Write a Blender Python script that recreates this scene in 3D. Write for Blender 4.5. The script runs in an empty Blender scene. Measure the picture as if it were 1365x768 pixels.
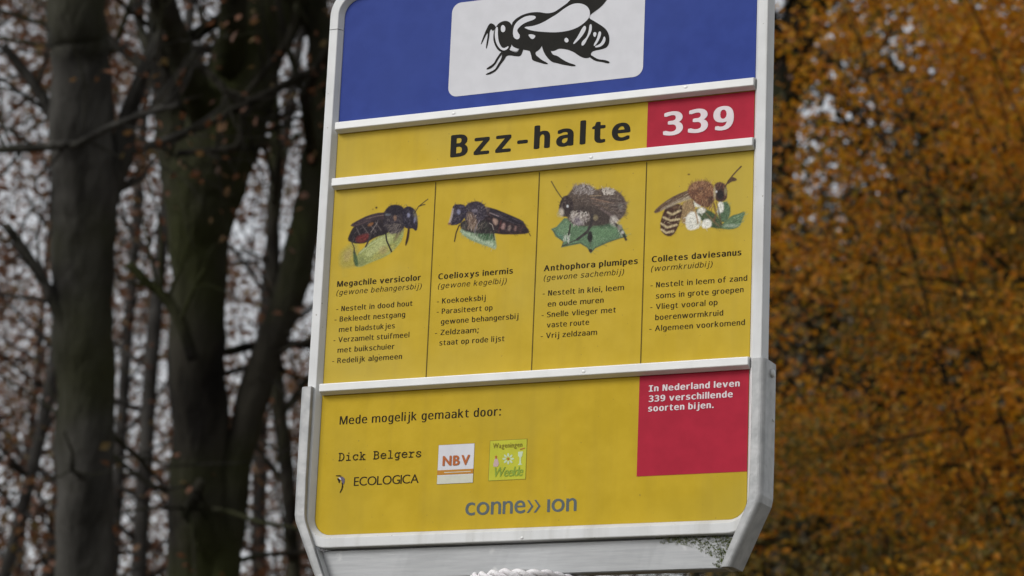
import bpy, math, random, json
import numpy as np
from mathutils import Vector, Matrix
from mathutils.geometry import tessellate_polygon

R_ = math.radians
GLYPHS = r'''{"v":{"(":[[[126,-106],[81,-43],[51,28],[33,104],[27,184],[33,265],[51,342],[81,415],[126,480],[181,480],[140,413],[110,340],[93,264],[87,185],[93,108],[110,32],[140,-40],[181,-106]]],")":[[[21,-106],[62,-40],[91,32],[109,108],[115,185],[109,264],[91,340],[61,413],[20,480],[76,480],[120,415],[151,342],[169,265],[175,184],[169,104],[151,28],[120,-43],[76,-106]]],",":[[[28,-87],[47,-3],[61,78],[124,78],[129,71],[104,-8],[71,-87]]],"-":[[[27,154],[27,206],[189,206],[189,154]]],".":[[[89,-9],[74,-7],[60,1],[51,15],[48,36],[51,57],[60,71],[74,79],[89,81],[106,79],[119,71],[129,57],[132,36],[129,15],[119,1],[106,-7]]],"3":[[[270,278],[315,259],[349,230],[369,191],[376,143],[370,99],[354,62],[327,31],[291,8],[247,-6],[194,-10],[158,-8],[121,-3],[84,5],[48,16],[48,86],[83,70],[118,58],[152,51],[186,49],[237,56],[275,75],[292,95],[303,120],[306,150],[298,191],[275,222],[239,242],[191,249],[138,249],[138,307],[191,307],[234,312],[267,328],[287,353],[294,387],[288,423],[269,449],[238,465],[197,470],[165,468],[133,463],[63,442],[63,507],[138,524],[197,529],[244,525],[284,512],[318,491],[343,463],[358,429],[364,390],[358,351],[340,319],[310,294]]],"9":[[[208,231],[235,234],[259,245],[278,263],[297,301],[304,352],[297,403],[278,442],[259,460],[235,471],[208,474],[179,471],[156,461],[137,443],[119,405],[114,352],[119,299],[137,261],[155,244],[179,234]],[[82,11],[82,76],[105,64],[129,56],[154,51],[180,49],[221,55],[255,71],[282,99],[301,138],[312,188],[316,248],[296,217],[270,194],[238,180],[202,175],[156,181],[117,196],[85,222],[63,257],[49,301],[44,353],[49,405],[63,448],[87,483],[119,509],[158,524],[206,529],[261,522],[305,500],[339,464],[362,412],[376,344],[381,259],[375,179],[358,112],[330,59],[291,21],[242,-2],[183,-10],[132,-5]]],":":[[[89,278],[74,281],[60,289],[51,303],[48,324],[51,345],[60,359],[74,367],[89,369],[106,367],[119,359],[129,345],[132,324],[129,303],[119,289],[106,281]],[[89,-9],[74,-7],[60,1],[51,15],[48,36],[51,57],[60,71],[74,79],[89,81],[106,79],[119,71],[129,57],[132,36],[129,15],[119,1],[106,-7]]],";":[[[88,278],[72,281],[59,289],[50,303],[47,324],[50,345],[59,359],[72,367],[88,369],[104,367],[118,359],[127,345],[130,324],[127,303],[118,289],[104,281]],[[21,-87],[34,-32],[46,26],[55,78],[118,78],[123,71],[98,-8],[65,-87]]],"A":[[[0,0],[187,482],[242,482],[428,0],[366,0],[308,148],[118,148],[61,0]],[[138,202],[290,202],[236,347],[230,367],[221,396],[214,419],[203,378],[193,347]]],"B":[[[128,248],[128,58],[212,58],[264,63],[299,79],[319,108],[325,150],[318,194],[298,224],[262,242],[212,248]],[[128,462],[128,305],[210,305],[254,310],[284,325],[301,350],[307,388],[301,422],[284,445],[255,458],[210,462]],[[58,520],[212,520],[261,516],[302,505],[335,485],[359,459],[373,427],[378,388],[372,345],[355,313],[326,290],[287,278],[332,263],[367,235],[389,194],[396,143],[391,99],[375,64],[350,36],[314,16],[268,4],[212,0],[58,0]]],"C":[[[261,-7],[194,1],[139,24],[96,60],[65,109],[47,170],[41,240],[48,309],[67,368],[100,418],[146,455],[203,478],[271,486],[342,479],[404,458],[379,407],[330,425],[302,431],[271,433],[223,427],[182,410],[149,381],[124,343],[110,296],[105,240],[109,184],[123,137],[146,98],[178,69],[219,52],[270,46],[330,52],[385,65],[385,13],[329,-2]]],"I":[[[70,520],[359,520],[359,461],[250,461],[250,59],[359,59],[359,0],[70,0],[70,59],[179,59],[179,461],[70,461]]],"K":[[[48,520],[118,520],[118,289],[338,520],[421,520],[218,307],[427,0],[342,0],[172,260],[118,203],[118,0],[48,0]]],"M":[[[65,0],[65,480],[154,480],[302,87],[305,87],[455,480],[544,480],[544,0],[484,0],[484,295],[486,364],[489,420],[486,420],[326,0],[277,0],[119,420],[116,420],[120,364],[121,291],[121,0]]],"N":[[[48,520],[138,520],[313,92],[313,520],[381,520],[381,0],[292,0],[116,428],[116,0],[48,0]]],"P":[[[139,462],[139,267],[220,267],[264,273],[296,292],[317,323],[324,365],[317,406],[297,436],[264,456],[220,462]],[[69,520],[220,520],[274,515],[318,502],[352,480],[377,450],[392,411],[397,365],[392,317],[377,279],[353,248],[318,226],[274,213],[220,209],[139,209],[139,0],[69,0]]],"R":[[[265,245],[290,235],[311,219],[332,190],[359,142],[429,0],[354,0],[292,131],[266,177],[244,204],[219,216],[188,220],[120,220],[120,0],[50,0],[50,520],[195,520],[247,516],[291,503],[326,481],[351,452],[366,414],[372,369],[365,323],[343,285],[310,259]],[[120,462],[120,278],[197,278],[241,283],[273,300],[291,329],[297,369],[291,409],[271,438],[239,456],[195,462]]],"S":[[[352,502],[352,431],[320,449],[288,462],[256,470],[223,472],[179,466],[144,449],[123,422],[116,386],[120,356],[135,334],[162,317],[205,304],[242,295],[306,273],[349,242],[367,214],[379,181],[382,142],[377,97],[362,59],[336,29],[301,7],[256,-6],[203,-10],[166,-8],[129,-2],[92,8],[55,21],[55,96],[94,74],[131,59],[167,50],[203,47],[250,53],[286,71],[308,99],[315,138],[310,172],[295,197],[267,215],[224,229],[186,237],[124,258],[81,287],[63,311],[52,341],[48,376],[54,419],[69,456],[95,487],[130,511],[171,525],[220,529],[250,528],[283,522]]],"V":[[[171,0],[0,480],[63,480],[171,172],[189,117],[201,67],[214,117],[232,173],[339,480],[403,480],[232,0]]],"Z":[[[62,520],[399,520],[399,466],[128,59],[407,59],[407,0],[54,0],[54,54],[319,461],[62,461]]],"a":[[[244,196],[223,196],[174,191],[139,176],[117,152],[110,118],[116,86],[132,63],[157,48],[190,44],[223,48],[251,60],[274,80],[291,108],[301,142],[304,182],[304,196]],[[369,222],[369,0],[304,0],[304,58],[281,28],[253,6],[218,-6],[177,-10],[140,-6],[108,5],[82,24],[62,48],[50,78],[46,114],[51,153],[66,186],[90,212],[124,231],[166,242],[218,246],[304,246],[304,256],[298,297],[281,324],[250,340],[206,345],[173,343],[140,336],[107,324],[75,308],[75,372],[143,393],[175,398],[206,399],[251,396],[289,385],[320,367],[344,342],[356,323],[363,299],[367,267]]],"b":[[[320,195],[314,260],[296,307],[278,328],[254,341],[226,345],[197,341],[174,328],[155,307],[137,260],[131,195],[137,130],[155,83],[174,61],[197,48],[226,44],[254,48],[278,61],[296,82],[314,129]],[[131,340],[150,365],[174,384],[203,396],[236,399],[280,393],[317,375],[347,345],[369,305],[383,255],[387,196],[383,136],[369,86],[347,45],[316,14],[279,-4],[235,-10],[203,-6],[174,5],[150,24],[131,49],[131,0],[67,0],[67,542],[131,542]]],"c":[[[369,20],[343,7],[316,-3],[289,-8],[260,-10],[204,-4],[157,14],[119,44],[91,85],[74,135],[68,195],[74,254],[91,304],[119,345],[157,375],[204,393],[260,399],[288,398],[315,392],[342,383],[369,369],[369,302],[344,322],[318,335],[291,343],[260,345],[223,341],[193,328],[168,306],[150,276],[139,239],[135,195],[139,150],[150,113],[168,83],[193,62],[224,49],[260,44],[292,47],[320,54],[346,68],[369,86]]],"d":[[[299,340],[299,542],[363,542],[363,0],[299,0],[299,49],[280,24],[256,5],[227,-6],[195,-10],[151,-4],[114,14],[83,45],[61,86],[47,136],[43,196],[47,255],[61,305],[84,345],[114,375],[151,393],[195,399],[228,396],[257,384],[281,366]],[[110,195],[116,129],[134,82],[152,61],[176,48],[204,44],[232,48],[256,61],[275,83],[293,130],[299,195],[293,260],[275,307],[256,328],[232,341],[204,345],[176,341],[152,328],[134,307],[116,260]]],"e":[[[387,211],[387,180],[110,180],[110,178],[113,138],[124,105],[143,79],[168,60],[199,48],[237,44],[268,47],[301,54],[335,66],[372,84],[372,20],[336,7],[302,-3],[268,-8],[236,-10],[180,-4],[133,14],[94,44],[66,85],[49,135],[43,195],[48,253],[65,302],[93,344],[130,375],[175,393],[227,399],[273,394],[312,377],[344,349],[368,311],[382,265]],[[323,230],[316,279],[296,316],[266,338],[224,345],[182,337],[148,314],[124,278],[112,229]]],"f":[[[73,0],[73,314],[10,314],[10,342],[73,362],[73,383],[77,425],[87,458],[104,483],[127,500],[156,510],[190,514],[229,510],[260,502],[244,455],[220,462],[191,465],[165,460],[147,446],[136,420],[132,383],[132,360],[223,360],[223,314],[132,314],[132,0]]],"g":[[[299,198],[293,262],[275,308],[257,328],[234,341],[207,345],[178,341],[154,328],[135,308],[117,262],[110,198],[117,135],[135,88],[154,67],[178,55],[208,50],[235,55],[257,67],[275,88],[293,135]],[[363,25],[358,-29],[344,-73],[321,-108],[289,-133],[249,-148],[200,-153],[144,-148],[86,-134],[86,-71],[148,-94],[175,-100],[200,-102],[231,-99],[256,-89],[275,-74],[293,-37],[299,16],[299,18],[299,62],[281,33],[257,13],[228,1],[193,-3],[150,3],[114,22],[84,52],[61,92],[47,141],[43,198],[47,255],[61,304],[84,345],[114,375],[150,393],[193,399],[227,396],[256,384],[280,365],[299,338],[299,389],[363,389]]],"h":[[[366,242],[366,0],[302,0],[302,242],[297,287],[283,319],[259,337],[225,344],[198,340],[175,330],[156,312],[138,273],[132,220],[132,0],[68,0],[68,542],[132,542],[132,331],[152,361],[178,382],[210,395],[248,399],[284,395],[314,382],[337,360],[353,330],[363,290]]],"i":[[[87,420],[74,422],[62,429],[55,441],[52,457],[55,474],[62,486],[74,493],[87,495],[100,493],[111,486],[119,474],[122,457],[119,441],[111,429],[100,422]],[[57,0],[57,360],[116,360],[116,0]]],"j":[[[87,420],[74,422],[62,429],[55,441],[52,457],[55,474],[62,486],[74,493],[87,495],[100,493],[111,486],[119,474],[122,457],[119,441],[111,429],[100,422]],[[15,-161],[-15,-159],[-37,-153],[-37,-105],[-16,-110],[7,-112],[27,-109],[43,-100],[54,-83],[57,-56],[57,360],[116,360],[116,-54],[110,-99],[92,-133],[73,-148],[47,-158]]],"k":[[[82,542],[148,542],[148,228],[317,390],[394,390],[241,243],[419,0],[340,0],[196,201],[148,156],[148,0],[82,0]]],"l":[[[57,0],[57,510],[116,510],[116,0]]],"m":[[[57,0],[57,360],[105,360],[113,311],[117,311],[137,336],[162,353],[192,363],[223,367],[273,360],[310,340],[333,306],[336,306],[358,333],[386,352],[418,363],[452,367],[489,363],[520,353],[543,335],[560,310],[570,277],[574,234],[574,0],[515,0],[515,232],[507,279],[483,308],[442,317],[410,314],[385,304],[367,287],[350,250],[345,199],[345,0],[286,0],[286,232],[278,279],[253,308],[212,317],[180,313],[155,302],[137,283],[121,242],[116,187],[116,0]]],"n":[[[366,242],[366,0],[302,0],[302,242],[297,287],[283,319],[259,337],[225,344],[198,340],[175,330],[156,312],[138,273],[132,220],[132,0],[68,0],[68,390],[132,390],[132,331],[152,361],[178,382],[210,395],[248,399],[284,395],[314,382],[337,360],[353,330],[363,290]]],"o":[[[214,345],[185,341],[160,328],[141,307],[122,260],[116,195],[122,129],[141,82],[160,61],[185,48],[214,44],[245,48],[269,61],[289,82],[307,129],[314,195],[307,260],[289,307],[269,328],[245,341]],[[214,399],[264,394],[306,376],[339,347],[363,307],[377,256],[382,195],[377,133],[363,83],[339,42],[306,13],[265,-4],[214,-10],[165,-4],[123,13],[91,42],[67,83],[52,133],[48,195],[52,256],[67,307],[91,347],[123,376],[165,394]]],"p":[[[131,49],[131,-148],[66,-148],[66,390],[131,390],[131,340],[149,366],[173,384],[202,396],[235,399],[278,393],[315,375],[346,345],[368,304],[381,253],[386,193],[381,134],[368,85],[345,44],[315,14],[278,-4],[235,-10],[201,-6],[173,5],[149,24]],[[319,195],[313,260],[295,307],[277,328],[254,341],[225,345],[197,341],[173,328],[155,307],[137,260],[131,195],[137,130],[155,83],[173,61],[197,48],[225,44],[254,48],[277,61],[295,82],[313,129]]],"r":[[[57,0],[57,360],[105,360],[112,294],[115,294],[135,322],[160,345],[190,361],[225,367],[247,366],[267,363],[260,308],[241,312],[221,313],[194,309],[169,298],[147,280],[131,256],[120,226],[116,192],[116,0]]],"s":[[[339,376],[339,314],[311,328],[283,338],[255,344],[227,346],[189,342],[162,332],[146,314],[140,289],[144,266],[156,250],[184,237],[236,225],[262,220],[304,206],[334,183],[352,152],[359,113],[354,77],[340,47],[318,22],[287,4],[249,-6],[203,-10],[143,-4],[74,14],[74,80],[109,64],[143,53],[175,46],[205,44],[242,48],[271,61],[288,81],[294,109],[284,136],[256,156],[209,171],[206,171],[182,176],[134,191],[101,213],[82,243],[76,282],[80,317],[92,346],[114,369],[142,386],[179,396],[222,399],[282,394]]],"t":[[[167,-7],[140,-4],[115,3],[94,16],[77,37],[65,66],[62,105],[62,314],[11,314],[11,343],[62,366],[86,443],[121,443],[121,360],[225,360],[225,314],[121,314],[121,106],[125,77],[137,57],[155,46],[177,42],[205,44],[228,49],[228,4],[201,-4]]],"u":[[[68,148],[68,389],[132,389],[132,148],[137,102],[151,70],[174,52],[208,46],[236,49],[259,60],[278,77],[296,116],[302,169],[302,389],[366,389],[366,0],[302,0],[302,58],[281,29],[255,7],[223,-6],[186,-10],[150,-6],[120,7],[97,29],[81,60],[71,99]]],"v":[[[35,390],[101,390],[214,63],[328,390],[394,390],[256,0],[173,0]]],"w":[[[106,1],[7,361],[69,361],[118,169],[132,110],[142,61],[144,61],[151,89],[159,125],[169,158],[232,361],[297,361],[359,158],[373,108],[383,62],[385,62],[395,108],[410,169],[460,361],[520,361],[420,1],[351,1],[289,203],[274,258],[265,299],[262,299],[253,258],[238,203],[173,1]]],"x":[[[389,390],[250,203],[403,0],[329,0],[214,156],[101,0],[26,0],[180,203],[40,390],[111,390],[214,249],[317,390]]],"y":[[[299,125],[258,18],[229,-56],[212,-94],[194,-118],[172,-135],[146,-145],[116,-148],[64,-148],[64,-95],[102,-95],[127,-91],[146,-78],[164,-49],[187,6],[36,390],[104,390],[220,85],[334,390],[401,390]]],"z":[[[79,391],[362,391],[362,332],[138,52],[362,52],[362,0],[71,0],[71,59],[295,339],[79,339]]]},"b":{"A":[[[362,686],[293,686],[0,0],[100,0],[186,201],[476,201],[567,0],[667,0]],[[326,536],[436,289],[224,289]]],"B":[[[75,0],[309,0],[399,11],[465,40],[510,82],[535,131],[543,182],[536,234],[515,279],[481,316],[435,343],[379,360],[379,362],[438,397],[472,445],[483,508],[475,559],[451,606],[410,646],[351,672],[273,682],[75,682]],[[173,594],[263,594],[310,589],[344,575],[366,554],[378,528],[382,499],[376,460],[359,429],[331,407],[290,394],[238,390],[173,390]],[[173,302],[291,302],[346,297],[389,283],[419,260],[436,231],[442,196],[438,165],[424,136],[397,111],[355,94],[296,88],[173,88]]],"C":[[[656,635],[570,667],[493,685],[422,691],[300,674],[197,624],[117,548],[66,448],[48,331],[62,241],[104,150],[176,69],[279,13],[416,-9],[513,-1],[593,20],[663,51],[663,158],[584,116],[504,90],[425,81],[333,93],[257,128],[199,183],[162,254],[149,340],[162,425],[200,497],[258,552],[333,588],[421,601],[498,593],[575,570],[656,530]]],"E":[[[462,682],[75,682],[75,0],[471,0],[471,88],[173,88],[173,300],[452,300],[452,388],[173,388],[173,594],[462,594]]],"G":[[[673,336],[444,336],[444,248],[575,248],[575,108],[503,89],[427,81],[336,93],[260,128],[201,183],[164,255],[151,340],[164,424],[201,496],[257,552],[330,588],[414,601],[496,593],[578,571],[659,534],[659,633],[566,668],[491,686],[416,691],[298,673],[197,624],[119,548],[68,451],[50,337],[68,224],[118,129],[195,55],[295,8],[413,-9],[502,-3],[586,15],[673,47]]],"I":[[[174,682],[76,682],[76,0],[174,0]]],"L":[[[172,682],[74,682],[74,0],[480,0],[480,88],[172,88]]],"N":[[[706,682],[614,682],[614,154],[152,682],[74,682],[74,0],[166,0],[166,525],[622,0],[706,0]]],"O":[[[45,341],[61,234],[109,138],[185,61],[286,10],[409,-9],[536,10],[639,61],[715,138],[762,234],[778,341],[761,450],[714,546],[637,623],[536,673],[411,691],[288,673],[187,622],[110,546],[62,450]],[[146,341],[159,426],[196,497],[252,553],[325,588],[411,601],[497,588],[571,553],[627,497],[664,426],[677,341],[664,257],[627,185],[571,130],[497,94],[411,81],[325,94],[252,130],[196,185],[159,257]]],"V":[[[604,682],[507,682],[303,203],[98,682],[0,682],[295,-6],[315,-6]]],"W":[[[1041,682],[944,682],[758,212],[568,682],[475,682],[286,212],[98,682],[0,682],[276,-6],[295,-6],[521,552],[745,-6],[764,-6]]],"a":[[[411,80],[383,62],[364,56],[351,61],[347,79],[347,310],[339,365],[316,406],[281,435],[236,452],[184,458],[124,451],[75,431],[35,397],[35,300],[80,342],[128,366],[177,374],[222,366],[249,340],[258,295],[258,271],[179,243],[135,227],[94,207],[59,182],[35,147],[26,101],[40,47],[78,7],[136,-9],[177,-4],[217,11],[257,37],[270,11],[292,-4],[325,-9],[363,-2],[411,26]],[[258,91],[233,71],[207,58],[180,54],[147,62],[124,84],[116,117],[136,162],[187,195],[258,222]]],"c":[[[393,427],[352,443],[310,454],[263,458],[188,447],[126,415],[80,365],[51,298],[41,216],[52,142],[83,80],[131,32],[194,2],[269,-9],[342,-1],[403,17],[403,105],[341,83],[284,75],[233,82],[191,101],[159,131],[139,173],[132,224],[138,275],[157,317],[186,349],[224,369],[269,376],[307,372],[347,359],[393,332]]],"d":[[[451,682],[362,682],[362,440],[313,454],[268,458],[194,447],[133,417],[85,370],[55,308],[44,235],[54,155],[82,90],[127,41],[188,11],[262,0],[451,0]],[[362,75],[272,75],[218,82],[179,103],[154,134],[139,174],[135,222],[142,274],[161,318],[191,350],[231,371],[279,378],[321,374],[362,361]]],"e":[[[438,130],[386,101],[334,82],[281,76],[234,81],[195,98],[164,125],[143,163],[130,211],[446,211],[437,300],[412,370],[371,419],[317,448],[251,458],[182,447],[124,417],[79,369],[51,306],[41,230],[50,158],[77,92],[122,39],[183,4],[259,-9],[327,-3],[384,14],[438,44]],[[132,270],[154,330],[194,368],[253,381],[308,367],[343,329],[358,270]]],"g":[[[421,449],[236,449],[169,442],[115,422],[74,390],[49,347],[40,294],[46,248],[64,210],[95,178],[139,153],[139,151],[101,136],[77,114],[68,87],[73,68],[88,49],[113,30],[49,4],[12,-37],[0,-94],[10,-138],[38,-176],[82,-205],[139,-223],[207,-230],[280,-224],[339,-205],[383,-176],[410,-136],[419,-87],[415,-54],[401,-24],[376,2],[339,23],[289,38],[213,55],[168,74],[152,96],[186,127],[260,142],[334,181],[354,208],[370,244],[376,282],[372,317],[357,347],[329,380],[421,380]],[[296,293],[285,249],[255,220],[210,209],[163,219],[131,248],[120,291],[132,332],[164,361],[209,372],[252,361],[284,333]],[[333,-94],[318,-129],[276,-151],[209,-159],[141,-151],[98,-128],[84,-90],[97,-55],[133,-31],[186,-22],[222,-24],[262,-31],[297,-44],[323,-65]]],"i":[[[154,449],[65,449],[65,0],[154,0]],[[163,585],[156,612],[137,631],[110,638],[83,631],[64,612],[57,585],[64,558],[83,539],[110,532],[137,539],[156,558]]],"l":[[[154,682],[65,682],[65,0],[154,0]]],"n":[[[150,449],[61,449],[61,0],[150,0],[150,322],[189,360],[225,381],[262,387],[309,373],[339,336],[350,278],[350,0],[439,0],[439,277],[431,343],[410,394],[377,430],[335,451],[286,458],[237,450],[191,427],[152,390],[150,390]]],"o":[[[273,458],[197,447],[132,415],[81,365],[48,302],[36,229],[47,151],[80,86],[130,35],[195,3],[273,-9],[354,2],[421,34],[472,84],[505,150],[516,229],[504,304],[471,367],[419,416],[352,447]],[[272,378],[322,371],[364,350],[397,318],[418,277],[425,228],[418,174],[398,131],[366,98],[324,78],[272,71],[224,78],[184,99],[153,132],[134,176],[127,229],[134,278],[154,319],[185,350],[225,371]]],"\u0131":[[[154,449],[65,449],[65,0],[154,0]]]}}'''
scene = bpy.context.scene
col = scene.collection

# ------------------------------------------------------------------ camera
FPX, CX, CY = 3750.0, 682.5, 384.0            # focal length in pixels of the 1365 px wide photograph
RC = np.array([[0.9076508534589014, 0.41770436742831274, 0.041145955409919985],
               [-0.0704469593413521, 0.24824653905459548, -0.9661319173730657],
               [-0.4137718624252257, 0.8740118519097243, 0.2547471856300513]])
ZR = 2.5723                                    # height of the upper rail's lower edge above the ground
CP = np.array([1.482492839949461, -2.654638922535366, -0.9722954525580356 + ZR])
cam = bpy.data.cameras.new('camera')
camo = bpy.data.objects.new('camera', cam); col.objects.link(camo)
mw = Matrix.Identity(4)
for i in range(3):
    mw[i][0] = RC[0][i]; mw[i][1] = -RC[1][i]; mw[i][2] = -RC[2][i]; mw[i][3] = CP[i]
camo.matrix_world = mw
cam.sensor_width = 36.0
cam.lens = FPX / 1365 * 36.0
cam.clip_start = 0.05; cam.clip_end = 3000
cam.dof.use_dof = True
cam.dof.focus_distance = 3.03
cam.dof.aperture_fstop = 12.0
scene.camera = camo

# ------------------------------------------------------------------ light
SUN_DIR = Vector((-0.50, -0.72, 0.62)).normalized()       # towards the sun: behind the camera, left
elev = math.asin(SUN_DIR.z)
azim = math.atan2(SUN_DIR.x, SUN_DIR.y)
world = bpy.data.worlds.new('World'); scene.world = world
world.use_nodes = True
wn = world.node_tree; wn.nodes.clear()
sky = wn.nodes.new('ShaderNodeTexSky'); sky.sky_type = 'NISHITA'; sky.sun_disc = False
sky.sun_elevation = elev; sky.sun_rotation = azim
sky.air_density = 1.0; sky.dust_density = 1.0; sky.ozone_density = 1.0
hs = wn.nodes.new('ShaderNodeHueSaturation'); hs.inputs['Saturation'].default_value = 0.15
bg = wn.nodes.new('ShaderNodeBackground'); bg.inputs['Strength'].default_value = 0.13
wo = wn.nodes.new('ShaderNodeOutputWorld')
wn.links.new(sky.outputs[0], hs.inputs['Color']); wn.links.new(hs.outputs[0], bg.inputs['Color'])
wn.links.new(bg.outputs[0], wo.inputs['Surface'])
sl = bpy.data.lights.new('sun', 'SUN'); sl.energy = 1.6; sl.angle = R_(22); sl.color = (1.0, 0.985, 0.96)
so = bpy.data.objects.new('sun', sl); col.objects.link(so)
so.rotation_euler = (-SUN_DIR).to_track_quat('-Z', 'Y').to_euler()
so.location = (-4, -6, 9)
scene.view_settings.view_transform = 'Standard'
scene.view_settings.look = 'None'
scene.view_settings.exposure = 0.20
scene.view_settings.gamma = 1.0
scene.cycles.max_bounces = 10
scene.cycles.diffuse_bounces = 8
scene.cycles.transmission_bounces = 8
scene.cycles.transparent_max_bounces = 8
scene.cycles.use_denoising = True

# ------------------------------------------------------------------ helpers
def ray(px, py):
    d = RC.T @ np.array([px - CX, py - CY, FPX]); return d / FPX      # unit step along the view axis
def at(px, py, dist):
    return CP + ray(px, py) * dist
def uv(px, py, Y=0.0):
    d = ray(px, py); t = (Y - CP[1]) / d[1]; q = CP + d * t
    return q[0], q[2] - ZR

def lin(c):
    return tuple(((x / 255) / 12.92 if x / 255 <= 0.04045 else ((x / 255 + 0.055) / 1.055) ** 2.4) for x in c)

def tag(o, label=None, cat=None, group=None, kind=None):
    if label: o['label'] = label
    if cat: o['category'] = cat
    if group: o['group'] = group
    if kind: o['kind'] = kind
    return o

def empty(name, loc):
    o = bpy.data.objects.new(name, None); col.objects.link(o); o.location = loc
    o.empty_display_size = 0.2
    return o

def link_mesh(name, me, mats, parent=None):
    o = bpy.data.objects.new(name, me); col.objects.link(o)
    for m in (mats if isinstance(mats, (list, tuple)) else [mats]): me.materials.append(m)
    if parent: o.parent = parent
    return o

class MB:
    """collects faces in sign or world coordinates, then links them as ONE mesh object"""
    def __init__(s): s.v = []; s.f = []; s.m = []
    def add(s, vs, fs, mi=0):
        b = len(s.v); s.v += [tuple(x) for x in vs]
        s.f += [tuple(b + i for i in f) for f in fs]; s.m += [mi] * len(fs)
    def box(s, x0, x1, y0, y1, z0, z1, mi=0):
        s.add([(x0,y0,z0),(x1,y0,z0),(x1,y1,z0),(x0,y1,z0),(x0,y0,z1),(x1,y0,z1),(x1,y1,z1),(x0,y1,z1)],
              [(0,3,2,1),(4,5,6,7),(0,1,5,4),(1,2,6,5),(2,3,7,6),(3,0,4,7)], mi)
    def loops(s, rings, closed_ring=True, cap=True, closed_path=False, mi=0):
        n = len(rings[0]); b = len(s.v)
        for r in rings: s.v += [tuple(x) for x in r]
        k = len(rings)
        for i in range(k if closed_path else k - 1):
            j = (i + 1) % k
            for a in range(n if closed_ring else n - 1):
                c = (a + 1) % n
                s.f.append((b+i*n+a, b+i*n+c, b+j*n+c, b+j*n+a)); s.m.append(mi)
        if cap and not closed_path and closed_ring:
            s.f.append(tuple(b + a for a in reversed(range(n)))); s.m.append(mi)
            s.f.append(tuple(b + (k-1)*n + a for a in range(n))); s.m.append(mi)
    def tube(s, pts, rad, n=8, cap=True, mi=0):
        pts = [Vector(p) for p in pts]; rings = []
        t0 = (pts[1] - pts[0]).normalized()
        nrm = t0.orthogonal().normalized()
        for i, p in enumerate(pts):
            t = (pts[min(i+1, len(pts)-1)] - pts[max(i-1, 0)])
            if t.length < 1e-9: t = t0
            t = t.normalized()
            nrm = (nrm - t * nrm.dot(t))
            nrm = nrm.normalized() if nrm.length > 1e-6 else t.orthogonal().normalized()
            bn = t.cross(nrm); r = rad[i] if hasattr(rad, '__len__') else rad
            rings.append([p + (nrm*math.cos(2*math.pi*k/n) + bn*math.sin(2*math.pi*k/n))*r for k in range(n)])
        s.loops(rings, True, cap, mi=mi)
    def poly(s, pts2, y, mi=0):
        """flat polygon in the sign's plane (u, v) at depth y"""
        vs = [(u, y, v) for u, v in pts2]
        ar = sum(pts2[i][0]*pts2[(i+1) % len(pts2)][1] - pts2[(i+1) % len(pts2)][0]*pts2[i][1] for i in range(len(pts2)))
        tr = tessellate_polygon([[Vector((u, v, 0)) for u, v in pts2]])
        out = []
        for t in tr:
            a, b, c = (pts2[i] for i in t)
            cr = (b[0]-a[0])*(c[1]-a[1]) - (b[1]-a[1])*(c[0]-a[0])
            out.append(t if cr > 0 else (t[0], t[2], t[1]))
        s.add(vs, out, mi)
    def build(s, name, mats, parent=None, smooth=False, off=(0, 0, 0)):
        me = bpy.data.meshes.new(name)
        if off != (0, 0, 0):
            s.v = [(x - off[0], y - off[1], z - off[2]) for x, y, z in s.v]
        me.from_pydata(s.v, [], s.f); me.polygons.foreach_set('material_index', s.m)
        if smooth: me.polygons.foreach_set('use_smooth', [True] * len(me.polygons))
        me.update()
        return link_mesh(name, me, mats, parent)

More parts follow.
